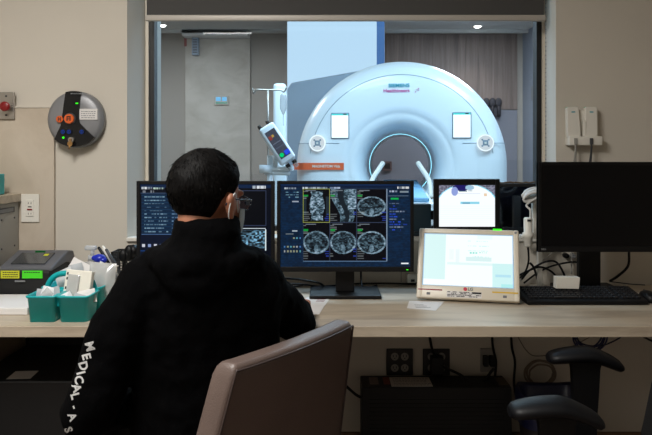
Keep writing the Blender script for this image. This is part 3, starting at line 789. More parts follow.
text('LG', .017, A @ Matrix.Translation((W / 2 + .012, y_, .040)) @ TXT, M_inkgrey, 'logo', t, bold=.0004)
b = MB(A); b.cyl((W / 2 - .008, .001, .040), (W / 2 - .008, y_, .040), .0075, seg=24); b.build('logo', mat('logo_red', (190, 30, 60), .5), t)
lb = MB(A).box(.118, .250, y_, .001, .006, .030).build('device_label', M_paper, t)
b = MB(A)
for k in range(4):
    xk = .120
    while xk < .245:
        w_ = random.uniform(.004, .016)
        if random.random() < .75: b.box(xk, min(.247, xk + w_), y_ - .0004, y_, .009 + k * .0055, .0118 + k * .0055)
        xk += w_ + .002
b.box(.215, .249, y_ - .0004, y_, .022, .029); b.build('printing', M_ink, lb)
MB(A).box(.040, .054, y_, .001, .012, .022, .001).build('front_button', M_inkgrey, t); MB(A).box(W - .062, W - .048, y_, .001, .012, .022, .001).build('front_button', M_inkgrey, t)
MB(A).box(.292, .326, -.001, .012, Hh - .003, Hh + .003).build('power_light', M_ledg, t)
b = MB(A); b.cyl((W - .012, -.0008, Hh - .012), (W - .012, .001, Hh - .012), .005); b.build('power_button', M_grey, t)
b = MB(); b.prism([(2.80, .7505), (2.915, .7505), (2.915, .762), (2.86, .90), (2.835, .90), (2.85, .765), (2.80, .765)], .44, .66, axis='x'); b.build('rear_stand', M_offwhite, t)

# ------------------------------------------------------------------ keyboard, mouse, small white box
t = thing('keyboard', 'black full-size keyboard in front of the large switched-off monitor', 'keyboard', (.99, 2.75, .751), rz=R(-1.5))
KX0, KX1 = .765, 1.224
b = MB(); b.prism([(2.655, .7505), (2.655, .764), (2.67, .768), (2.83, .790), (2.845, .786), (2.845, .7505)], KX0, KX1, axis='x', bev=.003); b.build('keyboard_case', M_black, t)
b = MB()
M_key = mat('black_keys', (20, 20, 23), .45)
for r_ in range(6):
    y = 2.69 + r_ * .0235; z = .769 + (y - 2.67) * .137
    x = KX0 + .014
    while x < KX1 - .022:
        wd = .018
        if r_ == 0 and KX0 + .10 < x < KX0 + .13: wd = .095
        gap = (r_ < 6) and (abs(x - (KX0 + .29)) < .006 or abs(x - (KX0 + .36)) < .006)
        if not gap:
            b.box(x, x + wd - .0025, y - .009, y + .009, z - .002, z + .006, .0015, 1)
        x += wd + (.0012 if not gap else -.008)
b.build('keys', M_key, t)
t = thing('mouse', 'black computer mouse right of the keyboard, cut off by the frame', 'mouse', (1.25, 2.73, .751))
b = MB(); b.loft([[(1.255 + .030 * s_ * math.cos(a), 2.73 + .052 * s_ * math.sin(a), z_) for a in np.linspace(0, 2 * PI, 25)[:-1]] for s_, z_ in ((.92, .7505), (1, .758), (.97, .770), (.8, .782), (.45, .789), (.1, .791))]); b.build('mouse_body', M_black, t)
MB().box(1.252, 1.258, 2.745, 2.765, .782, .790, .002).build('scroll_wheel', M_dgrey, t)
b = MB(); b.prism([(.908, .792), (1.000, .7905), (1.004, .836), (.91, .838)], 2.765, 2.80, axis='y', bev=.002)
tag(b.build('white_card_box', M_white), 'small white box standing on the keyboard below the black monitor', 'box')

# ------------------------------------------------------------------ left side: cabinet, caddy, printer
t = thing('side_cabinet', 'grey metal side cabinet with wooden top at the far left edge', 'cabinet', (-1.8, 2.6, 0))
M_cab = mat('cabinet_grey', (164, 162, 156), .55)
MB().box(-2.2, -1.345, 2.1, 3.065, 0, 1.115, .003).build('cabinet_body', M_cab, t)
MB().box(-2.22, -1.334, 2.08, 3.066, 1.117, 1.152, .003).build('cabinet_top', M_desk, t)
b = MB(); b.box(-1.346, -1.343, 2.62, 3.02, 1.075, 1.098)
b.build('label_slot', M_dgrey, t)
lab(MB().box(-1.344, -1.3415, 2.635, 3.005, 1.079, 1.094).build('slot_card', M_grey, t), 'paler card in the slot')
b = MB()
for y, z in ((3.02, 1.05), (2.9, 1.05), (3.02, .93), (2.9, .93)): b.cyl((-1.347, y, z), (-1.342, y, z), .004, seg=10)
b.build('screws', M_dgrey, t)
a = P(-6, 177, 2.95)
tag(MB().box(-1.52, -1.367, 2.88, 2.98, 1.1525, P(0, 174, 2.93).z, .004).build('teal_box', M_teal), 'teal box standing on the side cabinet at the left edge', 'box')

t = thing('label_printer', 'dark grey label printer with yellow and green stickers on the desk at left', 'printer', (-1.18, 2.88, .751))
b = MB(); b.prism([(2.75, .7505), (2.75, .86), (2.765, .872), (2.93, .912), (2.99, .905), (3.02, .86), (3.02, .7505)], -1.285, -1.085, axis='x', bev=.007, seg=3); b.build('printer_body', M_blackm, t)
b = MB(); b.prism([(2.757, .862), (2.757, .876), (2.93, .922), (2.995, .912), (3.026, .86), (2.99, .86), (2.92, .875)], -1.29, -1.08, axis='x', bev=.005, seg=3); b.build('printer_lid', mat('printer_grey', (88, 89, 94), .45), t)
Tl = Matrix.Translation((-1.185, 2.84, .9015)) @ Matrix.Rotation(R(14.9), 4, 'X')
lab(MB(Tl).box(-.07, .065, -.055, .055, -.003, .0012).build('viewing_window', mat('smoke_window', (58, 60, 62), .15), t), 'smoked viewing window')
MB(Tl).box(-.02, .02, .062, .070, -.003, .0030).build('status_light', emis('printer_green', (30, 130, 60), .35), t)
lab(MB(Tl).box(.03, .048, .022, .040, .0012, .0022).build('window_sticker', M_yel, t), 'tiny yellow sticker')
def sticker(x0, x1, m, s, words_):
    o = lab(MB().box(x0, x1, 2.7455, 2.7495, .836, .866).build('front_sticker', m, t), s)
    b = MB()
    for i, ln in enumerate(words_):
        x = x0 + .008
        while x < x1 - .01:
            w_ = random.uniform(.003, .01); b.box(x, min(x + w_, x1 - .006), 2.7449, 2.7456, .858 - i * .0085, .861 - i * .0085); x += w_ + .0018
    b.build('printing', M_ink, o)
sticker(-1.276, -1.203, M_yel, 'yellow sticker with small print', 'abc')
sticker(-1.192, -1.112, M_grn, 'bright green sticker with one printed line', ['', 'b'][1:])
MB().box(-1.22, -1.18, 2.742, 2.7495, .822, .828, .001).build('paper_slot', M_grey, t)

t = thing('white_tray_box', 'flat white box on the desk in front of the label printer', 'box', (-1.19, 2.6, .751))
MB().box(-1.31, -1.062, 2.49, 2.735, .7505, .776, .003).build('box_body', M_paper, t)
lab(MB().box(-1.12, -1.058, 2.66, 2.72, .7763, .7775).build('yellow_note', mat('pale_yellow_paper', (206, 200, 130), .8), t), 'pale yellow note lying on top')

# teal caddy
t = thing('supply_caddy', 'teal plastic supply caddy with handle beside the seated person', 'caddy', (-.93, 2.5, .751), rz=0)
def pocket(mb, x0, x1, y0, y1, z0, z1, sl=.006, th=.003):
    """open tray, slightly tapered, with thickness and rolled rim"""
    def ring(e, z, ins=0):
        a, b_, c_, d_ = x0 - e + ins, x1 + e - ins, y0 - e + ins, y1 + e - ins; q = .014
        pts = []
        for cx_, cy_, a0 in ((b_ - q, d_ - q, 0), (a + q, d_ - q, 90), (a + q, c_ + q, 180), (b_ - q, c_ + q, 270)):
            for k in range(5):
                aa = R(a0 + k * 22.5); pts.append((cx_ + q * math.cos(aa), cy_ + q * math.sin(aa), z))
        return pts
    mb.loft([ring(0, z0), ring(sl, z1 - .008), ring(sl + .004, z1 - .006), ring(sl + .005, z1), ring(sl, z1 + .001), ring(sl, z1 - .004, th), ring(0, z0 + th, th)])
b = MB()
pocket(b, -1.013, -.926, 2.385, 2.49, .7505, .840)
pocket(b, -.908, -.815, 2.385, 2.49, .7505, .840)
pocket(b, -1.013, -.812, 2.515, 2.66, .7505, .846)
b.box(-.938, -.896, 2.40, 2.65, .80, .838, .003)
b.box(-1.01, -.82, 2.49, 2.52, .81, .841, .003)
b.build('caddy_body', M_teal, t)
b = MB(); b.tube([(-1.0, 2.503, .835), (-.985, 2.503, .872), (-.95, 2.503, .895), (-.875, 2.503, .895), (-.84, 2.503, .872), (-.825, 2.503, .835)], .010, 12); b.build('handle', M_teal, t)
# things in the caddy
M_cream = mat('cream_card', (226, 222, 210), .6)
A = facing((-.885, 2.455, .787), R(-14), R(-12), R(2))
t = thing('dispenser_card', 'cream flat dispenser with dark slots standing in the teal caddy', 'dispenser', (-.885, 2.455, .787))
MB(A).box(-.052, .052, 0, .020, 0, .128, .003).build('dispenser_body', M_cream, t)
b = MB(A)
for z in (.115, .098, .065, .03): b.box(-.046, -.040, -.0008, .002, z - .006, z + .003)
b.build('slots', M_ink, t)
lab(MB(A).box(-.036, .010, -.010, .0, .02, .112, .004).build('clear_pouch', M_film, t), 'translucent pouch on the front')
def packet(c, w_, h, rz, tilt, roll, m, label, name='wipe_packet', th=.004, group='packets in the teal caddy'):
    A = facing(c, R(rz), R(tilt), R(roll))
    b2 = bmesh.new(); bmesh.ops.create_grid(b2, x_segments=10, y_segments=10, size=.5)
    vs = list(b2.verts)
    for v in vs:
        x, z = v.co.x, v.co.y; e = max(0, (1 - (abs(x) * 2) ** 3)) * max(0, (1 - (abs(z) * 2) ** 3))
        v.co = Vector((x * w_, -th * e - .003 * noise.noise(Vector((x * 4, z * 4, w_ * 99 + h))) * e, z * h + h / 2))
    g = bmesh.ops.duplicate(b2, geom=list(b2.faces)); 
    for v in [q for q in g['geom'] if isinstance(q, bmesh.types.BMVert)]: v.co.y = -v.co.y + .0006
    mb = MB(A); mb._merge(b2, None, True)
    return tag(mb.build(name, m), label, 'packet', group)
M_pk = mat('packet_foil', (206, 208, 210), .45); M_pk2 = mat('grey_packet', (168, 172, 176), .4)
packet((-.975, 2.43, .80), .055, .062, 15, -15, 18, M_pk, 'white square packet tilted right in the front left pocket of the caddy')
packet((-.945, 2.44, .80), .05, .06, -20, -10, -15, M_pk2, 'grey packet tilted left in the front left pocket of the caddy')
packet((-.995, 2.45, .80), .045, .05, 30, -12, 10, M_pk2, 'small grey packet at the outer left corner of the caddy')
o = packet((-.955, 2.58, .80), .10, .135, 8, -12, 28, M_paper, 'large folded white paper packet leaning to the right behind the caddy handle', 'paper_packet', .008)
packet((-.93, 2.535, .82), .07, .09, -12, -10, -25, M_pk, 'white packet leaning behind the caddy handle, lower than the folded paper')
packet((-.853, 2.40, .800), .065, .045, -8, -35, 12, M_pk2, 'grey packet lying in front of the cream dispenser')
packet((-.825, 2.43, .805), .06, .05, 20, -30, -10, M_paper, 'white packet with blue mark at the right front of the caddy')
packet((-.878, 2.405, .805), .04, .045, 25, -20, -25, M_pk, 'small white packet standing in front of the cream dispenser at left')
packet((-.985, 2.42, .815), .035, .05, -12, -8, 40, M_film, 'clear wrapped packet lying across the front left pocket of the caddy')
packet((-.905, 2.58, .82), .05, .10, 12, -8, -12, M_pk2, 'tall grey packet standing behind the cream dispenser')
packet((-.84, 2.60, .83), .07, .09, -25, -4, 18, M_pk, 'white packet standing at the back of the caddy beside the plastic bag')
M_bag = clear_mat('plastic_bag', (.93, .94, .95), .12, .15, .55, (214, 214, 212))
packet((-.825, 2.56, .80), .105, .125, -10, -6, 2, M_bag, 'translucent plastic bag standing at the back right of the caddy', 'plastic_bag', .022)
t = thing('small_bottle', 'small clear bottle with white cap inside the plastic bag of the caddy', 'bottle', (-.85, 2.50, .80))
MB().cyl((-.85, 2.50, .80), (-.85, 2.50, .862), .016).build('bottle_body', M_clear, t); MB().cyl((-.85, 2.50, .862), (-.85, 2.50, .885), .010).build('bottle_cap', M_white, t)
for k, (x, lb_) in enumerate(((-.872, 'thin clear syringe standing left in the back of the caddy'), (-.79, 'thin clear syringe standing right in the back of the caddy'))):
    t = thing('syringe', lb_, 'syringe', (x, 2.60, .79), 'syringes in the teal caddy')
    MB().cyl((x, 2.60, .79), (x + .008, 2.605, .885), .008, seg=14).build('barrel', M_clear, t); MB().cyl((x + .008, 2.605, .885), (x + .009, 2.606, .905), .004, seg=10).cyl((x + .009, 2.606, .905), (x + .009, 2.606, .908), .009, seg=12).build('plunger', M_white, t)
# sanitizer pump
t = thing('pump_bottle', 'clear pump bottle behind the teal caddy', 'bottle', (-.925, 2.86, .751))
x, y = P(92.5, 0, 2.84).x, 2.84
b = MB(); b.loft([[(x + r_ * math.cos(a), y + r_ * math.sin(a), z_) for a in np.linspace(0, 2 * PI, 25)[:-1]] for r_, z_ in ((.033, .7505), (.036, .756), (.036, .865), (.030, .885), (.013, .893), (.013, .90))]); b.build('bottle_body', M_film, t)
b = MB(); b.cyl((x, y, .894), (x, y, .912), .018); b.cyl((x, y, .912), (x, y, .938), .008); b.box(x - .030, x + .016, y - .011, y + .011, .934, .952, .005, 3); b.build('pump_head', clear_mat('cloudy_plastic', (.9, .9, .9), .08, .15, .7, (205, 207, 210)), t)
# blue glove ball / tool
c = P(99.5, 258.5, 2.82)
b = MB(); b.ball(c, (.026, .02, .018)); b.ball(c + Vector((-.018, 0, .002)), (.014, .014, .011)); b.ball(c + Vector((.016, -.005, -.006)), (.016, .015, .013)); b.cyl((c.x, 2.82, .751), (c.x, 2.82, c.z), .008)
tag(b.build('tourniquet_stand', M_blue), 'bright blue rubber roll on a stem behind the caddy', 'medical supply')
# desk organiser, black mesh
t = thing('desk_organizer', 'black mesh desk organizer behind the caddy left of the monitors', 'organizer', (-.84, 2.95, .751))
x0, x1 = P(111, 0, 2.93).x, P(136, 0, 2.93).x; zt = P(0, 252, 2.93).z
b = MB(); rectframe(b, x0, x1, .752, zt, 2.93, 2.936, .006); rectframe(b, x0, x1, .752, zt, 3.03, 3.036, .006); b.box(x0, x0 + .005, 2.93, 3.03, .752, zt); b.box(x1 - .005, x1, 2.93, 3.03, .752, zt); b.box(x0, x1, 2.93, 3.03, .752, .757)
b.build('organizer_frame', M_blackm, t)
b = MB()
for k in range(14): b.box(x0 + .006, x1 - .006, 2.931, 2.934, .762 + k * .0115, .7655 + k * .0115)
for k in range(10): b.box(x0 + .008 + k * (x1 - x0 - .016) / 9 - .001, x0 + .008 + k * (x1 - x0 - .016) / 9 + .001, 2.932, 2.933, .757, zt)
b.build('mesh_panel', M_blackm, t)
t = thing('headset', 'black headset with two earpads lying on the organizer beside the left monitor', 'headset', (-.80, 2.86, .751))
for (px, py) in ((127, 255), (133, 251)):
    c = P(px, py, 2.85)
    b = MB(); b.cyl(c + Vector((-.012, -.012, 0)), c + Vector((.014, .012, 0)), .026, .026, 24); b.ball(c + Vector((-.012, -.012, 0)), (.02, .016, .026)); b.build('earpad', M_black, t)
b = MB(); b.tube([P(127, 256, 2.86), P(124, 268, 2.88), P(128, 280, 2.9), P(135, 282, 2.9), P(138, 268, 2.88), P(134, 254, 2.86)], .008, 10); b.build('headband', M_black, t)
for k, (a1, a2, m, nm, lb_) in enumerate((((112, 268), (99, 248), M_black, 'marker_pen', 'black pen leaning left behind the caddy'), ((114, 266), (103, 247), M_white, 'marker_pen', 'white pen leaning left behind the caddy, right of the black one'), ((116, 266), (106.5, 250), M_dgrey, 'marker_pen', 'grey pen leaning left, nearest the black organizer'))):
    p0, p1 = P(a1[0], a1[1], 2.90 - k * .025), P(a2[0], a2[1], 2.87 - k * .025)
    tag(MB().cyl(p0 - (p1 - p0) * .9, p1, .0085, .006, 16).ball(p1, .006, seg=10).build(nm, m), lb_, 'pen', 'pens behind the caddy')

# ------------------------------------------------------------------ wall devices, left
c = Vector((P(76, 0, 3.06).x, 3.09, P(0, 119.5, 3.06).z)); r0 = .124
t = thing('alarm_control_panel', 'round silver wall control panel with dark centre, lit buttons and key', 'control panel', c)
M_silver = mat('silver_plastic', (128, 129, 132), .4, .2)
def disc(rs, seg=64): return [[(c.x + r_ * math.cos(2 * PI * k / seg), y_, c.z + r_ * math.sin(2 * PI * k / seg)) for k in range(seg)] for r_, y_ in rs]
MB().loft(disc(((r0, 3.089), (r0, 3.06), (r0 - .006, 3.048), (r0 - .02, 3.042), (r0 - .05, 3.038)))).build('housing', M_silver, t)
# dark hourglass centre
def pol(ang, rr): return (c.x + rr * math.cos(R(ang)), c.z + rr * math.sin(R(ang)))
poly = [pol(a_, .122) for a_ in np.linspace(76, 107, 8)] + [(c.x - .050, c.z + .010), (c.x - .054, c.z - .022)] + [pol(a_, .120) for a_ in np.linspace(226, 318, 16)] + [(c.x + .026, c.z - .016), (c.x + .022, c.z + .004)]
b = MB(); b.prism(poly, 3.030, 3.05, axis='y'); b.build('dark_centre', mat('glossy_black', (16, 18, 22), .15), t)
yf = 3.0295
def btn(dx, dz, r_, m, name, ybase=3.030, h=.006, lb_=None, par=None):
    o = MB().cyl((c.x + dx, ybase, c.z + dz), (c.x + dx, ybase - h, c.z + dz), r_, r_ * .92, 28).build(name, m, par or t)
    if lb_: lab(o, lb_)
    return o
btn(-.015, .001, .027, M_dgrey, 'button_guard')
bo = btn(-.015, .001, .0215, M_orange, 'stop_button', 3.026, .012, 'large orange round button with a symbol')
b = MB(Matrix.Translation((-.021, 0, -.005))); b.box(c.x - .003, c.x + .001, 3.0125, 3.014, c.z - .003, c.z + .017); b.box(c.x + .010, c.x + .014, 3.0125, 3.014, c.z - .003, c.z + .017); b.box(c.x - .003, c.x + .014, 3.0125, 3.014, c.z + .012, c.z + .017); b.box(c.x - .001, c.x + .012, 3.0125, 3.014, c.z + .004, c.z + .007); b.build('symbol', M_ink, bo)
bo = btn(-.060, .0, .0155, M_orange, 'small_orange_sticker', 3.040, .014, 'smaller orange disc with a symbol')
b = MB(); x = c.x - .058; b.M = Matrix.Translation((-.002, -.0105, -.005)); b.box(x - .006, x - .003, 3.0355, 3.0365, c.z - .004, c.z + .014); b.box(x + .003, x + .006, 3.0355, 3.0365, c.z - .004, c.z + .014); b.box(x - .005, x + .005, 3.0355, 3.0365, c.z + .004, c.z + .007); b.build('symbol', M_ink, bo)
M_bluei = emis('blue_symbol', (50, 80, 170), .5)
for dx in (-.044, -.018, .037):
    k_ = btn(dx, -.055, .0125, M_black, 'panel_button')
    rings = [[(c.x + dx + r_ * math.cos(2 * PI * i / 20), y_, c.z - .055 + r_ * math.sin(2 * PI * i / 20)) for i in range(20)] for r_, y_ in ((.009, 3.0238), (.009, 3.0232), (.006, 3.0232), (.006, 3.0238))]
    MB().loft(rings, caps=False).box(c.x + dx - .002, c.x + dx + .002, 3.0232, 3.0238, c.z - .060, c.z - .048).build('lit_symbol', M_bluei, k_)
btn(-.044, -.080, .0045, M_ledg, 'indicator_light', 3.030, .003, 'small green light')
MB().box(c.x + .010, c.x + .020, 3.027, 3.031, c.z + .066, c.z + .071).build('indicator_light', M_ledg, t)
MB().box(c.x - .012, c.x + .034, 3.0285, 3.0305, c.z + .108, c.z + .113).build('maker_lettering', M_grey, t)
text('SIEMENS', .009, Matrix.Translation((c.x + .010, 3.028, c.z + .1105)) @ TXT, M_ink, 'maker_lettering', t)
lab(MB().box(c.x + .024, c.x + .102, 3.0345, 3.045, c.z - .002, c.z + .045).build('paper_sticker', M_paper, t), 'white printed sticker')
b = MB()
for k in range(4):
    x = c.x + .032
    while x < c.x + .092:
        w_ = random.uniform(.004, .012); b.box(x, min(x + w_, c.x + .096), 3.0338, 3.0346, c.z + .005 + k * .009, c.z + .008 + k * .009); x += w_ + .003
b.build('sticker_printing', M_inkgrey, t)
b = MB(Matrix.Translation((-.017, 0, -.012))); b.cyl((c.x + .010, 3.03, c.z - .078), (c.x + .010, 3.015, c.z - .078), .012, seg=24); b.build('key_lock', M_steel, t)
b = MB(Matrix.Translation((-.017, 0, -.012))); b.box(c.x + .006, c.x + .014, 3.005, 3.016, c.z - .082, c.z - .074); b.cyl((c.x + .010, 3.008, c.z - .095), (c.x + .010, 3.004, c.z - .095), .011, seg=20); b.tube([(c.x + .010, 3.006, c.z - .1), (c.x + .006, 3.006, c.z - .118)], .003, 8)
b.build('key', mat('brass', (170, 130, 80), .35, .8), t)

pz = 1.32 + 49 / 700 * 3.09
x1 = P(16.5, 0, 3.08).x; z1, z0 = P(0, 92.5, 3.08).z, P(0, 119.5, 3.08).z
t = thing('emergency_stop_switch', 'steel wall plate with red mushroom stop button at the left edge', 'switch', (x1 - .06, 3.09, z0))
MB().box(x1 - .118, x1, 3.058, 3.068, z0, z1, .002).build('switch_plate', M_steel, t)
bx = P(2.5, 106, 3.0)
b = MB(); b.cyl((bx.x, 3.06, bx.z), (bx.x, 3.035, bx.z), .013); lab(b.build('button_stem', M_steel, t), 'metal stem')
b = MB(); b.cyl((bx.x, 3.035, bx.z), (bx.x, 3.018, bx.z), .019, .021, 28).ball((bx.x, 3.019, bx.z), (.021, .007, .021)); bo = b.build('mushroom_button', M_red, t)
b = MB(); b.box(x1 - .10, x1 - .012, 3.054, 3.058, bx.z - .008, bx.z + .008, .002); b.build('raised_rib', M_steel, t)
b = MB()
for z in (z1 - .018, z0 + .018): b.cyl((x1 - .035, 3.059, z), (x1 - .035, 3.055, z), .0045, seg=12)
b.build('screws', M_dgrey, t)

x0, x1 = P(21.7, 0, 3.07).x, P(39.7, 0, 3.07).x; z1, z0 = P(0, 194, 3.07).z, P(0, 222, 3.07).z; xm = (x0 + x1) / 2; zm = (z0 + z1) / 2
t = thing('wall_outlet', 'white wall outlet with red test button on the stone panel', 'outlet', (xm, 3.07, z0))
MB().box(x0, x1, 3.063, 3.0695, z0, z1, .002).build('cover_plate', M_white, t)
MB().box(xm - .018, xm + .018, 3.0595, 3.064, zm - .036, zm + .036, .002).build('socket_body', M_white, t)
MB().box(xm - .011, xm + .011, 3.0575, 3.060, zm - .009, zm - .003).build('test_button', M_red, t)
b = MB()
for dz in (.022, -.024):
    for dx in (-.007, .005): b.box(xm + dx, xm + dx + .002, 3.0588, 3.0598, zm + dz - .004, zm + dz + .004)
b.box(xm - .008, xm + .008, 3.0588, 3.0598, zm + .004, zm + .008); b.build('socket_slots', M_ink, t)

# ------------------------------------------------------------------ phone handsets on the right of the window
t = thing('handset_holder', 'white double wall holder for two handsets right of the window', 'holder', (1.13, 3.09, 1.36))
xa, xb = P(566.5, 0, 3.07).x, P(599.5, 0, 3.07).x; z0, z1 = P(0, 145.5, 3.07).z, P(0, 136.5, 3.07).z; zt = P(0, 107.5, 3.07).z; xm = (xa + xb) / 2
b = MB(); b.box(xa, xb, 3.035, 3.09, z0, z1, .004, 3); b.box(xa + .004, xb - .004, 3.07, 3.09, z1 - .005, zt - .012, .004); b.box(xm - .007, xm + .007, 3.045, 3.075, z1, zt - .06, .004)
b.build('holder_body', M_white, t)
protos = None
def handset(cx, tilt, label):
    t = thing('intercom_handset', label, 'handset', (cx, 3.06, z1), 'white intercom handsets in the wall holder')
    A = facing((cx, 3.045, z1 - .004), 0, R(-3), R(tilt))
    b = MB(A); b.prism([(-.027, 0), (.027, 0), (.0295, .02), (.026, .128), (.022, .133), (-.022, .133), (-.026, .128), (-.0295, .02)], 0, .03, axis='y', bev=.003, seg=2); b.build('handset_body', M_white, t)
    b = MB(A); b.box(-.007, .009, -.0008, .002, .108, .113); lab(b.build('logo_mark', M_cyan_i, t), 'small teal mark')
    b = MB(A); b.box(-.024, .024, .006, .026, .130, .1335); lab(b.build('earpiece_light', mat('pale_green', (130, 190, 160), .5), t), 'pale green top edge')
    return t
h1x = P(574, 0, 3.05).x; h2x = P(590.5, 0, 3.05).x
handset(h1x, -2.0, 'left one of the two white handsets in the wall holder')
handset(h2x, 2.0, 'right one of the two white handsets in the wall holder')
for x, m, lb_ in ((h1x + .002, M_white, 'pale cable hanging from the left handset holder'), (h2x - .002, M_dgrey, 'dark cable hanging from the right handset holder')):
    b = MB(); b.box(x - .007, x + .007, 3.030, 3.036, z0 + .004, z1 - .008, .001); b.tube([(x, 3.033, z0 + .014), (x, 3.04, z0 - .03), (x - .004, 3.06, z0 - .15), (x - .004, 3.07, .95), (x - .01, 3.06, .80)], .0035, 8)
    b.tube([(x + .012, 3.06, z0), (x + .010, 3.07, z0 - .15), (x, 3.07, .9)], .0025, 8)
    tag(b.build('handset_cable', mat('cable_grey', (150, 148, 142), .5) if m is M_white else M_dgrey), lb_, 'cable')

# ------------------------------------------------------------------ things on/near the sill
xa, xb = P(500, 0, 3.13).x, P(537, 0, 3.13).x
t = thing('dark_display', 'dark glossy display standing on the window sill behind the small monitor', 'display', (.8, 3.15, .957))
xl, xr = P(437, 0, 3.15).x, P(536, 0, 3.15).x; zt = P(0, 183.5, 3.15).z
MB().box(xl, xr, 3.15, 3.19, .9575, zt, .004).build('display_case', M_blackm, t)
MB().box(xl + .012, xr - .012, 3.147, 3.151, .975, zt - .014).build('display_panel', mat('dark_gloss', (12, 16, 26), .08), t)
b = MB(); 
pts = [(xl + k * (xr - xl) / 40, 3.165 + random.uniform(-.006, .006), zt + .001 + random.uniform(0, .005)) for k in range(41)]
b.tube(pts, .004, 8, 2); lab(b.build('ragged_top_edge', mat('brown_edge', (92, 74, 54), .8), t), 'ragged brown strip along the top edge')  # uneven brown strip along the top of the display
xl, xr = P(414, 0, 3.12).x, P(433, 0, 3.12).x; zt = P(0, 204, 3.12).z
t = thing('intercom_speaker', 'dark teal box on the window sill between the centre and small monitors', 'speaker', ((xl + xr) / 2, 3.12, .957))
MB().box(xl - .03, xr - .008, 3.12, 3.18, .9575, zt, .004).build('speaker_box', mat('dark_teal', (10, 34, 44), .4), t)
MB().box(xr - .008, xr + .05, 3.135, 3.16, 1.03, 1.07, .003).build('side_arm', M_black, t)

# squeeze ball holder and handpiece with coiled white tube
t = thing('call_handpiece', 'white call handpiece with coiled white tube left of the large black monitor', 'handpiece', (.85, 3.0, 1.0))
hx = P(528, 0, 2.9).x
b = MB(); b.loft([[(hx + r_ * 1.0 * math.cos(a), 2.9 + r_ * math.sin(a), P(0, y_, 2.9).z) for a in np.linspace(0, 2 * PI, 21)[:-1]] for r_, y_ in ((.012, 247), (.017, 245.5), (.018, 238), (.023, 237), (.023, 233), (.017, 232), (.018, 219), (.014, 217.5))]); b.build('grip', M_white, t)
b = MB(); b.box(hx - .008, hx + .006, 2.8795, 2.883, P(0, 221, 2.9).z, P(0, 220, 2.9).z + .004); lab(b.build('grip_slot', M_ink, t), 'dark slot')
b = MB(); cc = P(532, 194.5, 2.95)
pts = []
for k in range(90):
    a = 2 * PI * k / 18; q = k / 90
    pts.append((cc.x + (.036 + .004 * math.sin(a * .37)) * math.cos(a) + q * .004, 2.95 + (q - .5) * .045, cc.z + (.017 + .004 * math.sin(a * .23)) * math.sin(a) + .015 * (q - .5) * 1.5 + .010 * math.cos(a)))
b.tube(pts, .0062, 8, 2)
b.tube([pts[0], (cc.x - .03, 2.92, cc.z - .04), (cc.x - .022, 2.90, P(0, 210, 2.9).z), (hx + .01, 2.90, P(0, 218, 2.9).z)], .0045, 8)
b.build('coiled_tube', mat('tube_white', (200, 198, 194), .4), t)
b = MB(); b.tube([(hx, 2.9, P(0, 247, 2.9).z), (hx + .002, 2.9, P(0, 262, 2.9).z), (hx - .012, 2.92, P(0, 275, 2.9).z), (hx - .03, 2.98, .79), (hx - .1, 3.04, .756)], .004, 8); lab(b.build('cable', M_black, t), 'black cable')
t = thing('handpiece_bracket', 'grey upright bracket on the desk holding the coiled white tube', 'bracket', (.89, 2.98, .751))
xl, xr = P(533, 0, 2.98).x, P(541, 0, 2.98).x
b = MB(); b.box(xl, xr, 2.98, 3.01, P(0, 236, 2.98).z, P(0, 200, 2.98).z, .003); b.box(xl - .05, xr + .04, 2.98, 3.02, P(0, 239, 2.98).z, P(0, 235, 2.98).z, .003); b.build('upright', M_white, t)
b = MB(); b.box((xl + xr) / 2 + .01, (xl + xr) / 2 + .03, 3.0, 3.02, .752, P(0, 236, 2.98).z, .003); b.box(xl, xr + .03, 2.98, 3.05, .7505, .757, .002); b.build('bracket_foot', M_white, t)

# adapter, power brick and wall plates above the desk
a = P(412.5, 283, 3.06)
t = thing('wall_adapter', 'small white wall adapter just above the desk behind the white display', 'adapter', (a.x, 3.07, .77))
MB().box(a.x - .025, a.x + .03, 3.05, 3.089, .762, .80, .004).build('adapter_body', M_white, t)
MB().box(a.x - .008, a.x + .008, 3.046, 3.051, .768, .778).build('adapter_port', M_ink, t)
for i, (px, py) in enumerate(((566, 255.5), (573, 256))):
    a = P(px, py, 3.075)
    tag(MB().cyl((a.x, 3.0895, a.z), (a.x, 3.06, a.z), .012, .010, 16).cyl((a.x, 3.06, a.z), (a.x, 3.05, a.z), .006, seg=12).build('wall_connector', M_black if i == 0 else M_grey), ('black' if i == 0 else 'grey') + ' round cable connector on the wall under the large black monitor', 'connector')

# papers
def sheet(poly, z, label, name='paper_sheet', m=None, curl=0.0):
    b = MB(); b.prism(poly, z, z + .0007, axis='z'); return tag(b.build(name, m or M_paper), label, 'paper')
sheet([(-.075, 2.80), (.02, 2.81), (-.025, 2.50), (-.15, 2.49)], .7506, 'white printed sheet on the desk under the right forearm')
pr = bpy.data.objects[-1] if False else None
o = [q for q in COL.objects if q.name.startswith('paper_sheet')][0]
b = MB()
for k in range(3):
    y = 2.755 - k * .02
    b.box(-.035 - k * .002, .0 - k * .004, y, y + .006, .7513, .7517)
lab(b.build('red_printing', M_red, o), 'red printed lines')
sheet([(.30, 2.60), (.325, 2.73), (.46, 2.72), (.40, 2.555)], .7506, 'small white card on the desk left of the leaning white display', 'paper_card')
o = [q for q in COL.objects if q.name.startswith('paper_card')][0]
b = MB()
for k in range(3): b.box(.335, .39 - k * .01, 2.61 + k * .022, 2.614 + k * .022, .7513, .7517)
b.build('printed_lines', M_inkgrey, o)

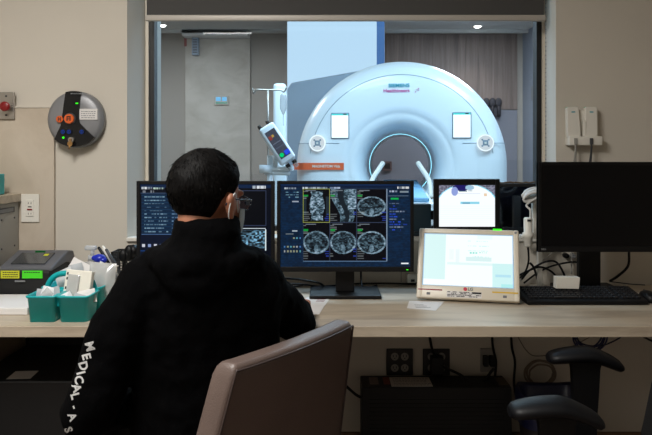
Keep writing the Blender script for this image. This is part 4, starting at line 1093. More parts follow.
# cables on the desk
def cable(pts, r, m, label, name='cable'):
    return tag(MB().tube(pts, r, 8).build(name, m), label, 'cable')
cable([(-.19, 2.95, .80), (-.12, 2.93, .80), (-.03, 2.90, .79), (.0, 2.99, .757), (.06, 3.04, .756)], .0045, M_black, 'black cable arching over the desk left of the centre monitor base')
cable([(-.22, 2.86, .758), (-.15, 2.9, .783), (-.08, 2.92, .778), (-.02, 3.0, .757), (.09, 3.05, .756)], .004, M_black, 'lower black cable left of the centre monitor base')
cable([(-.25, 2.83, .84), (-.21, 2.88, .78), (-.2, 2.95, .757), (-.1, 3.03, .757)], .004, M_dgrey, 'thin grey cable dropping behind the right arm')
cable([(.155, 3.0, .90), (.15, 3.0, .80), (.16, 2.95, .758), (.22, 3.03, .756)], .0045, M_black, 'black cable dropping from the back of the centre monitor')
cable([(.12, 3.06, .757), (.24, 3.055, .760), (.34, 3.06, .757), (.45, 3.055, .757)], .004, M_black, 'black cable running along the back of the desk')
cable([(.365, 3.0, .978), (.39, 3.05, .985), (.44, 3.06, .98)], .003, M_black, 'short black cable behind the right edge of the centre monitor')
def pc_(lst, d=3.0): return [P(x, y, dd) for x, y, dd in lst]
cable(pc_([(522, 279, 3.04), (530, 270, 3.0), (545, 262, 2.96), (556, 262, 2.96), (563, 272, 2.95), (566, 281, 3.0)]), .0045, M_black, 'black cable looping up high behind the keyboard')
cable(pc_([(518, 276, 3.0), (528, 271, 3.0), (540, 267, 3.0), (552, 272, 3.0), (560, 282, 3.04)]), .0045, M_black, 'second black cable looping behind the left end of the keyboard')
cable(pc_([(524, 283, 3.05), (536, 274, 3.02), (552, 266, 3.03), (575, 262, 3.05), (583, 268, 3.05)]), .004, M_black, 'black cable rising towards the stand of the large black monitor')
cable(pc_([(520, 281, 3.05), (532, 268, 3.05), (548, 257, 3.06), (553, 250, 3.06)]), .004, mat('cable_white', (176, 172, 164), .5), 'white cable rising behind the large black monitor')
cable(pc_([(530, 263, 2.97), (534, 268, 2.98), (538, 281, 3.05)]), .005, M_black, 'short black cable drooping below the white handpiece')
cable(pc_([(629, 252, 2.95), (628, 266, 2.97), (618, 276, 3.0), (610, 281, 3.04)]), .0055, M_black, 'thick black cable curving down right of the large monitor stand')
cable(pc_([(610, 281.5, 2.95), (630, 284, 2.93), (645, 285, 2.9)]), .002, M_black, 'thin black mouse cable at the right')

# ------------------------------------------------------------------ below the desk
def quad_outlet(px0, px1, py0, py1, label, slots=True):
    x0, x1 = P(px0, 0, 3.08).x, P(px1, 0, 3.08).x; z1, z0 = P(0, py0, 3.08).z, P(0, py1, 3.08).z; xm, zm = (x0 + x1) / 2, (z0 + z1) / 2
    t = thing('floor_outlet', label, 'outlet', (xm, 3.09, z0), 'outlets on the wall under the desk')
    MB().box(x0, x1, 3.080, 3.0895, z0, z1, .003).build('cover_plate', mat('dark_plate', (28, 27, 27), .4), t)
    for dx in (-.022, .022):
        for dz in (.025, -.025):
            k = lab(MB().cyl((xm + dx, 3.081, zm + dz * 1.0), (xm + dx, 3.077, zm + dz), .017, .0165, 24).build('socket', mat('grey_socket', (136, 132, 126), .5), t), 'grey round socket')
            b = MB(); b.box(xm + dx - .008, xm + dx - .005, 3.0765, 3.0775, zm + dz - .002, zm + dz + .008); b.box(xm + dx + .005, xm + dx + .008, 3.0765, 3.0775, zm + dz - .002, zm + dz + .008); b.cyl((xm + dx, 3.0775, zm + dz - .007), (xm + dx, 3.0765, zm + dz - .007), .003, seg=10)
            b.build('socket_slots', M_ink, k)
    return t, xm, zm
quad_outlet(386.5, 413, 349, 375.5, 'dark wall plate with four empty sockets under the desk')
t2, xm, zm = quad_outlet(423, 450, 349, 375.5, 'dark wall plate with plugs in it, right of the four empty sockets')
b = MB(); b.box(xm - .03, xm + .025, 3.03, 3.076, zm - .045, zm + .035, .006); tag(b.build('power_plug', M_blackm), 'black power plug block filling the second dark wall plate', 'plug')
x, z = P(488, 360.5, 3.08).x, P(0, 360.5, 3.08).z
t = thing('data_outlet', 'pale wall plate with two black plugs under the desk', 'outlet', (x, 3.09, z - .05))
MB().box(x - .033, x + .033, 3.083, 3.0895, z - .052, z + .052, .002).build('cover_plate', mat('dull_plate', (150, 146, 140), .5), t)
for dx in (-.013, .014): tag(MB().box(x + dx - .010, x + dx + .010, 3.05, 3.083, z - .02, z + .024, .003).build('power_plug', M_blackm), ('left' if dx < 0 else 'right') + ' one of the two black plugs in the pale wall plate', 'plug')
cable([(xm, 3.04, zm + .03), (xm - .03, 3.02, zm + .08), (xm - .06, 3.0, .66), (xm - .075, 2.98, .71)], .006, M_black, 'black cable rising from the plug block to the desk underside')
cable([(xm + .02, 3.03, zm - .005), (xm + .09, 3.0, zm - .03), (xm + .16, 2.98, zm - .07), (xm + .22, 2.95, .42)], .006, M_black, 'black cable running from the plug block down to the computer')
for i, (px) in enumerate((492, 511)):
    cable(pc_([(px, 334, 3.0), (px + 1, 348, 3.02), (px + 4, 362, 3.03), (px + 3, 382, 3.03), (px + 6, 400, 3.0)]), .0055, M_black, ('left' if i == 0 else 'right') + ' one of two thick black cables hanging behind the computer')
cable(pc_([(322, 362, 3.08), (334, 374, 3.04), (346, 386, 2.98), (360, 397, 2.95), (372, 396, 3.06)]), .006, M_black, 'thick black cable between the leather chair and the computer')
cable(pc_([(575, 336, 2.75), (583, 344, 2.75), (600, 346, 2.75), (614, 341, 2.75), (624, 335, 2.75)]), .003, mat('navy_cable', (20, 26, 60), .5), 'thin dark blue cable sagging under the desk edge', 'network_cable')
cable(pc_([(642, 336, 2.7), (652, 341, 2.7), (660, 343, 2.7)]), .004, M_black, 'short black cable under the desk at the right edge')
cable(pc_([(518, 337, 3.05), (526, 350, 3.06), (536, 356, 3.07), (560, 352, 3.07), (590, 337, 3.05)]), .0022, mat('thin_tan_cable', (120, 112, 100), .6), 'thin tan cable sagging on the wall under the desk')
def coil(cx, cy, cz, rx, rz_, n, r, m, name, label, tilt=0.0):
    pts = []
    for k in range(n * 20 + 1):
        a = 2 * PI * k / 20; q = random.uniform(-.002, .002) + .008 * math.sin(a / n * 1.7)
        pts.append((cx + (rx + q) * math.cos(a), cy + .012 * math.sin(a * .31) + .01 * k / (n * 20), cz + (rz_ + q) * math.sin(a)))
    return tag(MB().tube(pts, r, 6, 2).build(name, m), label, 'cable')
c = P(590.5, 336, 2.75); coil(c.x, 2.75, c.z - .0, .058, .055, 4, .0035, mat('blue_cable', (28, 36, 84), .5), 'coiled_cable', 'dark blue coiled cable hanging under the front of the desk')
c = P(541, 374, 3.03); coil(c.x, 3.03, c.z, .060, .052, 5, .004, mat('cream_cable', (128, 112, 98), .6), 'coiled_cable', 'pale coiled cable on the wall behind the blue waste bin')
# black computer
x0, x1 = P(362, 0, 2.89).x, P(512, 0, 2.89).x; zt = .360
t = thing('computer_tower', 'wide black computer cabinet under the desk with white label strip on top', 'computer', ((x0 + x1) / 2, 2.97, 0))
MB().box(x0, x1, 2.89, 3.05, .0, zt, .005).build('computer_case', M_pc, t)
b = MB()
for k in range(16): b.box(x0 + .03, x1 - .03, 2.887, 2.891, .05 + k * .017, .056 + k * .017)
b.build('front_grille', M_blackm, t)
def top_label(pa, pb, ya, yb, m, s_=None):
    o = MB().box(P(pa, 0, 2.93).x, P(pb, 0, 2.93).x, ya, yb, zt, zt + .0012).build('label_strip', m, t)
    if s_: lab(o, s_)
    return o
l1 = top_label(391, 432, 2.902, 3.02, mat('dull_white_label', (200, 192, 182), .7), 'white printed label strip')
b = MB()
for k in range(5):
    x = P(394, 0, 2.93).x
    while x < P(428, 0, 2.93).x:
        w_ = random.uniform(.004, .014); b.box(x, x + w_, 2.915 + k * .02, 2.921 + k * .02, zt + .0012, zt + .0016); x += w_ + .003
b.build('printing', M_inkgrey, l1)
top_label(370, 379, 2.93, 3.02, mat('dull_label', (120, 104, 100), .7)); top_label(384, 390.5, 2.93, 3.02, mat('rust_label', (130, 66, 48), .7)); top_label(499, 509, 2.92, 3.02, mat('tan_label', (90, 78, 60), .7))
# left black machine
x0, x1 = -1.28, P(78, 0, 2.5).x; zt = P(0, 381, 2.5).z
t = thing('computer_box', 'low black computer box under the desk at left with a small white label', 'computer', ((x0 + x1) / 2, 2.7, 0))
MB().box(x0, x1, 2.5, 2.98, 0, zt, .006).build('computer_case', M_pc, t)
MB().box(x0, x1 + .1, 2.98, 3.05, 0, zt + .03, .004).build('rear_section', M_pc, t)
A = Matrix.Translation((P(22, 0, 2.56).x, 2.58, zt + .001)) @ Matrix.Rotation(R(4), 4, 'Z')
lab(MB(A).box(-.042, .042, -.06, .03, 0, .001).build('paper_label', mat('dull_white_label', (190, 182, 172), .7), t), 'white label on top')
x0, x1 = P(28, 0, 3.05).x, P(57, 0, 3.05).x; z1, z0 = P(0, 352.5, 3.05).z, P(0, 376, 3.05).z
t = thing('junction_box', 'square black junction box on the wall under the desk at left', 'box', ((x0 + x1) / 2, 3.08, z0))
MB().box(x0, x1, 3.05, 3.089, z0 - .03, z1, .004).build('box_body', M_blackm, t); MB().box(x0 + .01, x1 - .01, 3.046, 3.051, z0 - .02, z1 - .01, .003).build('box_cover', M_black, t)
cable(pc_([(28.5, 338, 2.8), (27, 345, 2.85), (22, 352, 2.9), (15, 362, 2.95), (12, 380, 3.0)]), .005, M_black, 'black cable hanging under the desk at the far left')
# waste bin
bx0, bx1 = P(527, 0, 2.72).x, P(600, 0, 2.72).x; cx_ = (bx0 + bx1) / 2; rw = (bx1 - bx0) / 2; zt = P(0, 400, 2.72).z
t = thing('waste_bin', 'dark waste bin with navy blue liner under the desk between the armrests', 'bin', (cx_, 2.82, 0))
def obl(s_, z, dr=0): 
    return [(cx_ + (rw * s_ + dr) * math.copysign(abs(math.cos(a)) ** .6, math.cos(a)), 2.84 + (.11 * s_ + dr) * math.copysign(abs(math.sin(a)) ** .6, math.sin(a)), z + .006 * math.sin(3 * a) * (z > .3)) for a in np.linspace(0, 2 * PI, 49)[:-1]]
MB().loft([obl(.8, 0), obl(.98, zt - .02), obl(.98, zt - .02, -.004), obl(.8, .006, -.004)]).build('bin_body', mat('bin_grey', (46, 40, 42), .5), t)
MB().loft([obl(.985, zt - .13, .003), obl(1.0, zt - .02, .004), obl(.97, zt, .002), obl(.93, zt - .012, -.004), obl(.85, zt - .12, -.006)], caps=False).build('bin_liner', mat('navy_liner', (22, 28, 66), .3, bump=.6, bscale=30), t)

# ------------------------------------------------------------------ black task chair at right
M_pad = mat('armrest_pad', (8, 9, 13), .5, bump=.1, bscale=200, spec=.3)
t = thing('task_chair', 'black task chair with padded armrests at the lower right of the desk', 'chair', (.73, 2.05, 0))
def arm(xa, xb, y, z, name='armrest'):
    n = 20; rings = []
    for i in range(n + 1):
        q = i / n; x = xa + (xb - xa) * q; e = math.sin(PI * q) ** .14 if 0 < q < 1 else .45
        zc = z + .020 * math.sin(q * PI * .75 + .35) - .045 * max(0, q - .55) ** 1.3 * 2
        hw, hh = .050 * e, .024 * e
        rings.append([(x, y + hw * math.cos(a), zc + hh * math.sin(a) * (1 if math.sin(a) > 0 else 1.1)) for a in np.linspace(0, 2 * PI, 19)[:-1]])
    k = MB().loft(rings).build(name, M_pad, t)
    return k
za = P(0, 360, 2.29).z
arm(P(547.5, 0, 2.29).x, P(622, 0, 2.29).x, 2.29, za)
zb_ = P(0, 414, 1.80).z
arm(P(509, 0, 1.8).x, P(602, 0, 1.8).x, 1.80, zb_)
for y, z, xc in ((2.29, za, P(585, 0, 2.29).x), (1.80, zb_, P(556, 0, 1.8).x)):
    b = MB(); w0, w1 = .050, .034
    b.loft([[(xc + sx * w_, y + sy * .014, z_) for sx, sy in ((-1, -1), (1, -1), (1, 1), (-1, 1))] for w_, z_ in ((w0, z - .005), (.045, z - .03), (.040, z - .12), (w1, z - .20), (w1, .33))], smooth=False)
    s_ = 1 if y > 2.05 else -1
    b.box(xc - w1, xc + w1, min(y, 2.05 + s_ * .18), max(y, 2.05 + s_ * .18) + .01, .325, .35, .004)
    b.build('armrest_post', M_black, t)
M_blkfab = mat('black_fabric', (10, 10, 12), .9, bump=.2, bscale=400)
b = MB(); b.box(.50, .97, 1.83, 2.27, .35, .405, .025, 4); b.build('seat', M_blkfab, t)
b = MB(); rings = []
for i in range(13):
    q = i / 12; z = .42 + q * .38; x = 1.018 + q * .07; hw = .21 - .02 * q - .03 * (q > .9)
    rings.append([(x + .022 * math.cos(a) - .03 * (1 - math.sin(a) ** 2) * 0, 2.05 + hw * math.sin(a), z) for a in np.linspace(0, 2 * PI, 25)[:-1]])
b.loft(rings); b.build('backrest', M_blkfab, t)
b = MB(); b.box(.9, 1.09, 2.01, 2.09, .32, .35, .006); b.box(1.06, 1.09, 2.02, 2.08, .33, .62, .006); b.build('back_bracket', M_black, t)
b = MB(); b.cyl((.73, 2.05, .09), (.73, 2.05, .35), .03); b.build('gas_column', M_black, t)
for k in range(5):
    a = 2 * PI * k / 5 + .3; e = (.73 + .29 * math.cos(a), 2.05 + .29 * math.sin(a))
    lg = MB().tube([(.73, 2.05, .12), (.73 + .15 * math.cos(a), 2.05 + .15 * math.sin(a), .105), (e[0], e[1], .075)], lambda q: .026 - .010 * q, 10).build('leg', M_black, t)
    b = MB()
    for s_ in (-1, 1):
        ox, oy = -math.sin(a) * .014 * s_, math.cos(a) * .014 * s_
        b.cyl((e[0] + ox, e[1] + oy, .028), (e[0] + ox * 2, e[1] + oy * 2, .028), .0275, seg=18)
    b.cyl((e[0], e[1], .03), (e[0], e[1], .075), .007, seg=10); b.build('caster', M_blackm, lg)

# ------------------------------------------------------------------ leather chair of the person
M_lea = mat('brown_leather', (98, 83, 77), .42, bump=.25, bscale=260, var=.06, vscale=14, spec=.5)
M_stitch = mat('leather_piping', (60, 48, 45), .5)
pn = Vector((-.200, 1.55, 0)); pf = Vector((.080, 1.975, 0)); ud = (pf - pn).normalized(); fw = Vector((-ud.y, ud.x, 0))  # fw: towards the seat
L = (pf - pn).length
t = thing('leather_chair', 'brown leather swivel chair with its padded back towards the camera', 'chair', (-.32, 1.93, 0))
ZT = .853
def back_pt(s_, z, off):
    """s_: 0 near end .. 1 far end; off: + towards the rear"""
    lean = (z - .45) * .22
    taper = -.15 * (ZT - z)
    bulge = -.016 * (1 - (2 * s_ - 1) ** 2)
    p = pn + ud * (taper + s_ * (L - 2 * taper)) + fw * (-(lean - (ZT - .45) * .22) - off + bulge * -1 * -1)
    return Vector((p.x, p.y, z))
def rr_ring(z, th, inset=0.0, n=14):
    """closed ring of a padded panel at height z"""
    pts = []
    for k in range(n + 1):
        s_ = inset + (1 - 2 * inset) * k / n; pts.append(back_pt(s_, z, 0))
    for k in range(n + 1):
        s_ = 1 - inset - (1 - 2 * inset) * k / n; pts.append(back_pt(s_, z, -th))
    return pts
TH = .066
b = MB()
zs = [.40, .45, .5, .6, .7, .78, ZT - .03, ZT - .012, ZT - .003, ZT]
ins = [0, 0, 0, 0, 0, 0, 0, .006, .014, .03]
rings = []
for z, i_ in zip(zs, ins):
    rg = rr_ring(z, TH, i_)
    if z > ZT - .02:   # pull the faces inwards for a soft top edge
        e = {ZT - .012: .003, ZT - .003: .009, ZT: .018}[z]
        n = 15
        rg = [p + fw * e if k < n else p - fw * e for k, p in enumerate(rg)]
    rings.append(rg)
b.loft(rings); o = b.build('backrest', M_lea, t)
bv = o.modifiers.new('soft', 'BEVEL'); bv.width = .012; bv.segments = 3; bv.limit_method = 'ANGLE'; bv.angle_limit = R(50)
b = MB()
e = .0015
top = [back_pt(q, ZT - .014, e - .0005) for q in np.linspace(.015, .985, 24)]
side = [back_pt(.012, z, e) for z in np.linspace(ZT - .014, .42, 12)]
b.tube(side[::-1] + top, .0028, 8, 2)
b.tube([back_pt(.985, z, e) for z in np.linspace(ZT - .014, .42, 12)], .0028, 8, 2)
b.build('piping', M_stitch, t)
sc_ = Vector((-.335, 1.945, 0)); Ms = Matrix.Translation(sc_) @ Matrix.Rotation(math.atan2(ud.y, ud.x), 4, 'Z')
MB(Ms).box(-.26, .26, -.235, .24, .37, .455, .03, 4).build('seat', M_lea, t)
MB(Ms).box(-.2, .2, -.24, .15, .345, .372, .006).build('seat_plate', M_blackmetal, t)
b = MB(); b.cyl((sc_.x, sc_.y, .08), (sc_.x, sc_.y, .35), .028); b.build('gas_column', M_chrome, t)
for k in range(5):
    a = 2 * PI * k / 5; e_ = (sc_.x + .29 * math.cos(a), sc_.y + .29 * math.sin(a))
    lg = MB().tube([(sc_.x, sc_.y, .10), (sc_.x + .15 * math.cos(a), sc_.y + .15 * math.sin(a), .095), (e_[0], e_[1], .075)], lambda q: .024 - .008 * q, 10).build('leg', M_blackmetal, t)
    b = MB()
    for s_ in (-1, 1):
        ox, oy = -math.sin(a) * .014 * s_, math.cos(a) * .014 * s_
        b.cyl((e_[0] + ox, e_[1] + oy, .028), (e_[0] + ox * 2, e_[1] + oy * 2, .028), .0275, seg=18)
    b.cyl((e_[0], e_[1], .03), (e_[0], e_[1], .075), .007, seg=10); b.build('caster', M_blackm, lg)

# ------------------------------------------------------------------ the person
M_skin = mat('skin', (176, 118, 92), .5, var=.06, vscale=30, bump=.05, bscale=300)
M_skin.node_tree.nodes['Principled BSDF'].inputs['Subsurface Weight'].default_value = .08
M_hood = mat('black_fleece', (3, 3, 4), .95, bump=.3, bscale=260, spec=.06)
M_trou = mat('dark_trousers', (16, 17, 22), .9)
M_hair = mat('black_hair', (5, 4, 4), .6, bump=.4, bscale=90, spec=.10, stretch=(3, 3, .6))
HC = Vector((-.299, 1.77, 1.207)); YAW = R(-32)
HM = Matrix.Translation(HC) @ Matrix.Rotation(YAW, 4, 'Z') @ Matrix.Rotation(R(-6), 4, 'X')
b = MB(HM)
b.ball((0, -.012, .028), (.076, .094, .086)); b.ball((0, .030, -.03), (.064, .068, .082)); b.ball((0, .035, -.078), (.046, .052, .040))
b.ball((0, .093, -.028), (.013, .016, .020)); b.ball((0, .083, -.005), (.010, .016, .026))
b.ball((0, .086, -.066), (.024, .012, .008)); b.ball((0, .082, -.075), (.02, .012, .008)); b.ball((0, .078, .022), (.052, .022, .014)); b.ball((0, .078, -.100), (.018, .014, .014))
for s_ in (-1, 1):
    b.ball((s_ * .044, .060, -.038), (.019, .022, .022))
    b.ball((s_ * .081, -.006, -.010), (.009, .020, .028)); b.ball((s_ * .087, -.014, .002), (.008, .014, .018)); b.ball((s_ * .079, -.001, -.036), (.008, .011, .013))
b.M = Matrix()
nk0 = HM @ Vector((0, -.03, -.05)); nk1 = Vector((-.297, 1.765, 1.09))
b.cyl(nk0, nk1, .051, .053, 28); b.ball(nk0, .051); b.ball(nk1, .056)
# trunk and limbs (inside the clothes)
def ering(cx, cy, z, rx, ry, n=32): return [(cx + rx * math.cos(2 * PI * k / n), cy + ry * math.sin(2 * PI * k / n), z) for k in range(n)]
b.loft([ering(-.335, 1.93, .48, .16, .11), ering(-.33, 1.92, .56, .155, .105), ering(-.33, 1.89, .70, .145, .095), ering(-.325, 1.86, .86, .165, .10), ering(-.32, 1.83, .98, .175, .095), ering(-.31, 1.80, 1.05, .13, .075), ering(-.305, 1.78, 1.09, .06, .055)])
LSH, LEL, LWR = Vector((-.465, 1.805, .985)), Vector((-.612, 1.80, .685)), Vector((-.50, 2.02, .60))
RSH, REL, RWR = Vector((-.175, 1.84, .985)), Vector((-.088, 2.06, .832)), Vector((-.098, 2.34, .812))
b.limb(LSH, .05, LEL, .038); b.limb(LEL, .038, LWR, .026); b.limb(RSH, .05, REL, .038); b.limb(REL, .038, RWR, .026)
LHIP, RHIP = Vector((-.42, 1.95, .53)), Vector((-.25, 1.96, .53))
LKN, RKN = Vector((-.47, 2.37, .52)), Vector((-.22, 2.39, .52)); LAN, RAN = Vector((-.47, 2.42, .09)), Vector((-.22, 2.45, .09))
for h_, k_, a_ in ((LHIP, LKN, LAN), (RHIP, RKN, RAN)):
    b.limb(h_, .075, k_, .052); b.limb(k_, .052, a_, .036); b.limb(a_, .036, a_ + Vector((0, .14, -.045)), .026)
def hand(wr, fwd, upv, side, curl=.35, spread=1.0):
    """palm, four fingers with two bends, thumb leaving the side of the palm"""
    f = fwd.normalized(); u = (upv - f * upv.dot(f)).normalized(); s_ = f.cross(u) * side
    for q in np.linspace(0, 1, 6):
        c_ = wr + f * (.02 + .065 * q)
        b.loft([[c_ + f * dz + s_ * (.036 + .006 * q) * math.cos(a) + u * .013 * math.sin(a) for a in np.linspace(0, 2 * PI, 17)[:-1]] for dz in (-.012, .012)])
    b.limb(wr - f * .01, .025, wr + f * .025, .022)
    for i, ln in enumerate((.070, .078, .073, .058)):
        base = wr + f * .085 + s_ * (.030 - .0195 * i) + u * .002
        d = (f + s_ * (.10 - .06 * i) * spread).normalized(); p = base; a = 0; rr_ = .0092 - .0004 * i
        for j, fr in enumerate((.45, .32, .23)):
            a += curl * (.6 + .5 * j); dn = d * math.cos(a) - u * math.sin(a); q_ = p + dn * ln * fr
            b.limb(p, rr_, q_, rr_ * .93); rr_ *= .93; p = q_
    p = wr + f * .03 + s_ * .026 - u * .004
    for d, ln, rr_ in (((f * .7 + s_ * .75 - u * .1), .040, .012), ((f * .9 + s_ * .35 - u * .2), .030, .0100), ((f + s_ * .1 - u * .25), .024, .0088)):
        q_ = p + d.normalized() * ln; b.limb(p, rr_, q_, rr_ * .92); p = q_
hand(RWR + Vector((0, .0, 0)), Vector((.05, 1, -.03)), Vector((0, 0, 1)), -1, .34)
hand(LWR, Vector((.35, .9, .04)), Vector((0, 0, 1)), 1, .25)
body = remeshed(b, 'person', M_skin, None, .0045, 3)
tag(body, 'person in a black hoodie seated at the desk, seen from behind, looking right', 'person')
# eyes
for s_ in (-1, 1):
    b = MB(HM); b.ball((s_ * .030, .073, -.002), .0125, seg=20); ey = b.build('eye', M_white, body)
    b = MB(HM); b.ball((s_ * .030, .0815, -.002), (.006, .0046, .006), seg=16); lab(b.build('iris', mat('dark_iris', (30, 18, 12), .2), ey), 'dark iris')
# hoodie
b = MB()
b.loft([ering(-.335, 1.92, .47, .185, .135), ering(-.335, 1.92, .53, .20, .15), ering(-.33, 1.91, .62, .195, .145), ering(-.33, 1.88, .75, .195, .135), ering(-.325, 1.855, .88, .205, .135), ering(-.32, 1.83, .98, .205, .125), ering(-.315, 1.81, 1.045, .165, .105), ering(-.31, 1.79, 1.085, .11, .09), ering(-.31, 1.78, 1.11, .085, .085)])
LSs = Vector((-.455, 1.81, .98)); RSs = Vector((-.195, 1.84, .985))
b.limb(LSs, .082, (LSs + LEL) / 2 + Vector((-.012, 0, 0)), .078); b.limb((LSs + LEL) / 2 + Vector((-.012, 0, 0)), .078, LEL + Vector((0, 0, -.03)), .068); b.limb(LEL + Vector((0, 0, -.03)), .066, LWR - (LWR - LEL) * .08, .042)
b.limb(RSs, .080, (RSs + REL) / 2 + Vector((.0, 0, 0)), .070); b.limb((RSs + REL) / 2 + Vector((.0, 0, 0)), .070, REL, .058); b.limb(REL, .057, RWR - (RWR - REL) * .10, .040)
# shoulder slope
b.limb(Vector((-.31, 1.80, 1.055)), .075, LSs + Vector((.02, 0, .01)), .08); b.limb(Vector((-.31, 1.80, 1.055)), .075, RSs + Vector((-.02, 0, .01)), .08)
# collar ring and hood
for k in range(24):
    a = 2 * PI * k / 24; b.ball((-.294 + .063 * math.cos(a), 1.757 + .066 * math.sin(a), 1.124), (.021, .021, .044), seg=12)
b.cyl((-.300, 1.757, 1.06), (-.300, 1.755, 1.158), .092, .079, 32)
for k in range(17):
    a = PI + PI * k / 16; q = math.sin(PI * k / 16)
    b.ball((-.31 + .120 * math.cos(a), 1.80 + .10 * math.sin(a), 1.058 - .004 * q), (.034, .034, .022 + .012 * q), seg=14)
b.ball((-.31, 1.715, 1.045), (.115, .040, .058)); b.ball((-.315, 1.712, 1.015), (.085, .035, .05)); b.ball((-.31, 1.735, 1.085), (.085, .040, .035))
for s_ in (-1, 1): b.ball((-.31 + s_ * .10, 1.80, 1.055), (.05, .07, .03))
# hem and cuffs
b.M = Matrix()
hood = remeshed(b, 'hoodie', M_hood, body, .0065, 5, disp=.022, dscale=.11, disp2=.008, d2scale=.04)
# trousers and shoes
b = MB()
b.loft([ering(-.335, 1.93, .465, .175, .13), ering(-.335, 1.93, .56, .18, .13)])
for h_, k_, a_ in ((LHIP, LKN, LAN), (RHIP, RKN, RAN)):
    b.limb(h_, .085, k_, .066); b.limb(k_, .064, a_ + Vector((0, 0, .03)), .055)
remeshed(b, 'trousers', M_trou, body, .009, 4, disp=.012, dscale=.08)
for a_ in (LAN, RAN):
    b = MB(); b.loft([[(a_.x + r1_ * math.cos(a), a_.y + .045 + r2_ * math.sin(a) - .02 * (z_ > .05), z_) for a in np.linspace(0, 2 * PI, 25)[:-1]] for r1_, r2_, z_ in ((.044, .135, .001), (.048, .14, .012), (.047, .135, .035), (.043, .10, .06), (.040, .065, .085), (.038, .055, .11))])
    b.build('shoe', M_blackm, body)
# hair: a shell over the skull with a ragged hairline, plus strands
def hair_r(d):
    """radius along unit direction d (head frame), from the skull centre"""
    k_ = max(0.0, -d.z)
    e = 1 / math.sqrt((d.x / (.0775 - .004 * k_)) ** 2 + (d.y / (.093 - .016 * k_)) ** 2 + (d.z / (.088 + .014 * min(1, k_ * 2))) ** 2)
    th = .0085 + .004 * max(0, d.z) + .003 * max(0, -d.y)
    # uncovered: face, below the nape line, around the ears
    az = math.degrees(math.atan2(abs(d.x), d.y)); el = math.degrees(math.asin(max(-1, min(1, d.z))))
    lim = -60 if az > 122 else (-6 if az > 80 else (8 if az > 62 else 38))
    if 80 < az <= 122: lim = -6 - 54 * max(0, (az - 96) / 26)
    if az <= 80: lim = 38 - 52 * max(0, (az - 40) / 40)
    cov = (el - lim) / (24 if az > 105 else 10)
    th = th * max(-1.0, min(1, cov)) if cov < 1 else th
    nz = noise.noise(Vector((d.x * 3 + 5, d.y * 3, d.z * 3))) * .004 + noise.noise(Vector((math.atan2(d.x, d.y) * 20, d.z * 2.5, 1))) * .0012
    return e + th + (nz if cov > .6 else 0)
b = MB(HM); rings = []; NU, NV = 140, 90
HO = Vector((0, -.012, .028))
for j in range(1, NV):
    th_ = PI * j / NV; rings.append([])
    for i in range(NU):
        a = 2 * PI * i / NU; d = Vector((math.sin(th_) * math.cos(a), math.sin(th_) * math.sin(a), math.cos(th_)))
        rings[-1].append(HO + d * hair_r(d))
b.loft(rings)
for k in range(2600):
    u_ = random.uniform(-.6, 1); a = random.uniform(0, 2 * PI); d = Vector((math.sqrt(1 - u_ * u_) * math.cos(a), math.sqrt(1 - u_ * u_) * math.sin(a), u_))
    az = math.degrees(math.atan2(abs(d.x), d.y)); el = math.degrees(math.asin(u_))
    if el < (-46 if az > 112 else (0 if az > 75 else 44)): continue
    r1_ = hair_r(d); crown = Vector((.01, -.5, .86)).normalized()
    dn = (d - crown * d.dot(crown)); dn = (dn - d * dn.dot(d)); dn = dn.normalized() if dn.length > .05 else d.orthogonal().normalized()
    dn = (dn + Vector((random.uniform(-.3, .3), random.uniform(-.3, .3), -.25))).normalized()
    ln = random.uniform(.012, .028); p0 = HO + d * (r1_ - .003); d1 = (d + dn * ln / r1_).normalized(); lift = random.uniform(-.001, .0035) + (.004 if random.random() < .08 else 0)
    p1 = HO + d1 * (hair_r(d1) + lift); pm = (p0 + p1) / 2 + d * .0015
    b.tube([p0, pm, p1], lambda q: .0011 * (1 - .85 * q), 3, 1)
b.build('hair', M_hair, body)
# face mask with ear loop
b = MB(HM); rings = []
for j in range(9):
    z = -.018 - .085 * j / 8; row = []
    for i in range(21):
        a = R(-75 + 150 * i / 20); bul = .010 * math.sin(PI * j / 8) + .012 * math.cos(a) * (1 - j / 8 * .3)
        row.append(Vector(((.074 - .016 * j / 8 + bul * .4) * math.sin(a), .022 + (.077 - .008 * j / 8 + bul) * math.cos(a), z + .002 * math.sin(j * 2.2))))
    rings.append(row)
b2 = bmesh.new(); V = [[b2.verts.new(p) for p in r_] for r_ in rings]
for A_, B_ in zip(V[:-1], V[1:]):
    for k in range(20): b2.faces.new((A_[k], A_[k + 1], B_[k + 1], B_[k])).smooth = True
b._merge(b2, None, True)
mk = b.build('face_mask', mat('mask_paper', (190, 205, 215), .8), body)
sd = mk.modifiers.new('thick', 'SOLIDIFY'); sd.thickness = .0015
for s_ in (-1, 1):
    b = MB(HM); b.tube([(s_ * .064, .045, -.028), (s_ * .080, .018, -.002), (s_ * .087, .002, .018), (s_ * .092, -.014, .010), (s_ * .090, -.020, -.012), (s_ * .082, -.012, -.040), (s_ * .074, .010, -.058), (s_ * .060, .04, -.085)], .0016, 8)
    b.build('ear_loop', mat('loop_white', (225, 228, 230), .7), mk)
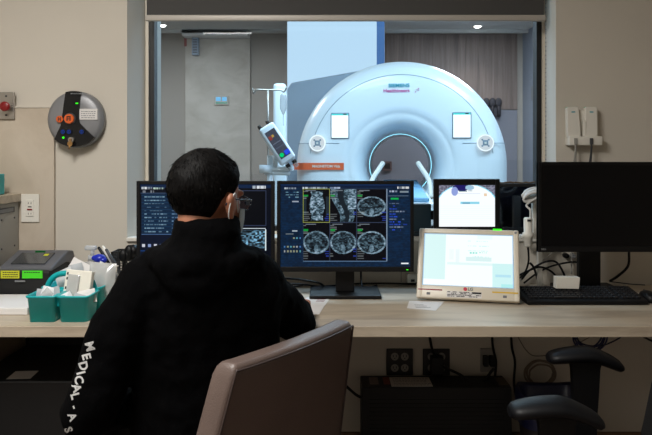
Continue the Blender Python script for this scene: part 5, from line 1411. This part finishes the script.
# glasses
g = MB(HM)
for s_ in (-1, 1):
    g.tube([(s_ * .036 + .027 * math.cos(a) * (1 if True else 1), .107 - .006 * abs(math.cos(a)) * (s_ * math.cos(a) > 0), -.004 + .019 * math.sin(a)) for a in np.linspace(0, 2 * PI, 21)], .0017, 8, 1)
    g.tube([(s_ * .063, .101, .004), (s_ * .076, .085, .006), (s_ * .083, .03, .004), (s_ * .086, -.006, .004), (s_ * .083, -.022, -.012)], .0018, 8)
g.tube([(-.010, .108, .002), (0, .110, .005), (.010, .108, .002)], .0016, 8)
for v in g.bm.verts: v.co = v.co + (HM.to_3x3() @ Vector((0, -.006, 0)))
gl = g.build('glasses', mat('dark_frame', (36, 42, 60), .25), body)
for s_ in (-1, 1):
    b = MB(HM); b.loft([[(s_ * .036 + .0255 * math.cos(a), y_, -.004 + .0175 * math.sin(a)) for a in np.linspace(0, 2 * PI, 25)[:-1]] for y_ in (.0985, .1000)]); b.build('lens', clear_mat('lens_glass', (.9, .94, .98), .12), gl)

# sleeve lettering, laid onto the cloth
M_print = mat('white_print', (180, 180, 180), .7)
dg = bpy.context.evaluated_depsgraph_get(); dg.update()
inv = wmat(hood).inverted()
camp = Vector((0, 0, 1.32))
def sleeve_glyph(ch, px, py, h, ang, wsc=1.0, wf=1.0):
    """one printed letter: its outline is dropped onto the sleeve along the local view of that sleeve side"""
    cu = bpy.data.curves.new('g', 'FONT'); cu.body = ch; cu.size = 1; cu.align_x = 'CENTER'; cu.align_y = 'CENTER'; cu.offset = .034; cu.resolution_u = 3
    t_ = bpy.data.objects.new('g', cu); COL.objects.link(t_); me = bpy.data.meshes.new_from_object(t_.evaluated_get(bpy.context.evaluated_depsgraph_get()))
    bpy.data.objects.remove(t_, do_unlink=True); bpy.data.curves.remove(cu)
    bm = bmesh.new(); bm.from_mesh(me); bpy.data.meshes.remove(me)
    bmesh.ops.triangulate(bm, faces=bm.faces)
    bmesh.ops.subdivide_edges(bm, edges=[e_ for e_ in bm.edges if e_.calc_length() > .15], cuts=2, use_grid_fill=False)
    bmesh.ops.triangulate(bm, faces=bm.faces)
    ca, sa = math.cos(ang), math.sin(ang)
    for v in bm.verts:
        x, y = v.co.x * wsc, v.co.y * wf
        dx = (x * ca - y * sa) * h; dy = -(x * sa + y * ca) * h
        p = P(px + dx, py + dy, 1.7); d = (p - camp).normalized()
        hit, loc, nor, _ = hood.ray_cast(inv @ camp, (inv.to_3x3() @ d).normalized())
        if hit:
            wl = wmat(hood) @ loc; v.co = wl - d * .0016
        else:
            v.co = Vector((99, 99, 99))
    bmesh.ops.delete(bm, geom=[v for v in bm.verts if v.co.x > 50], context='VERTS')
    return bm
LET = MB()
rowp = [('M', 88, 346.5), ('E', 84.5, 356.5), ('D', 81.5, 366), ('I', 79, 373), ('C', 77, 380), ('A', 74.8, 388.2), ('L', 73.2, 396)]
for ch, px, py in rowp:
    LET._merge(sleeve_glyph(ch, px + 1.5, py, 12, R(-75), 1.0), None)
for ch, px, py, s_ in (('-', 72, 407, 8), ('A', 69.5, 417, 9), ('S', 65.5, 430, 9)):
    LET._merge(sleeve_glyph(ch, px + 2.5, py, s_ + 2, R(-68)), None)
lab(LET.build('sleeve_lettering', M_print, hood), 'white lettering down the left sleeve')

# white mouse under the right hand
t = thing('mouse', 'white computer mouse under the right hand of the seated person', 'mouse', (-.085, 2.47, .751))
b = MB(); b.loft([[(-.088 + .030 * s_ * math.cos(a), 2.475 + .05 * s_ * math.sin(a), z_) for a in np.linspace(0, 2 * PI, 25)[:-1]] for s_, z_ in ((.92, .7505), (1, .758), (.97, .768), (.8, .778), (.45, .784), (.1, .786))]); b.build('mouse_body', M_white, t)
MB().box(-.091, -.085, 2.49, 2.51, .777, .785, .002).build('scroll_wheel', M_dgrey, t)
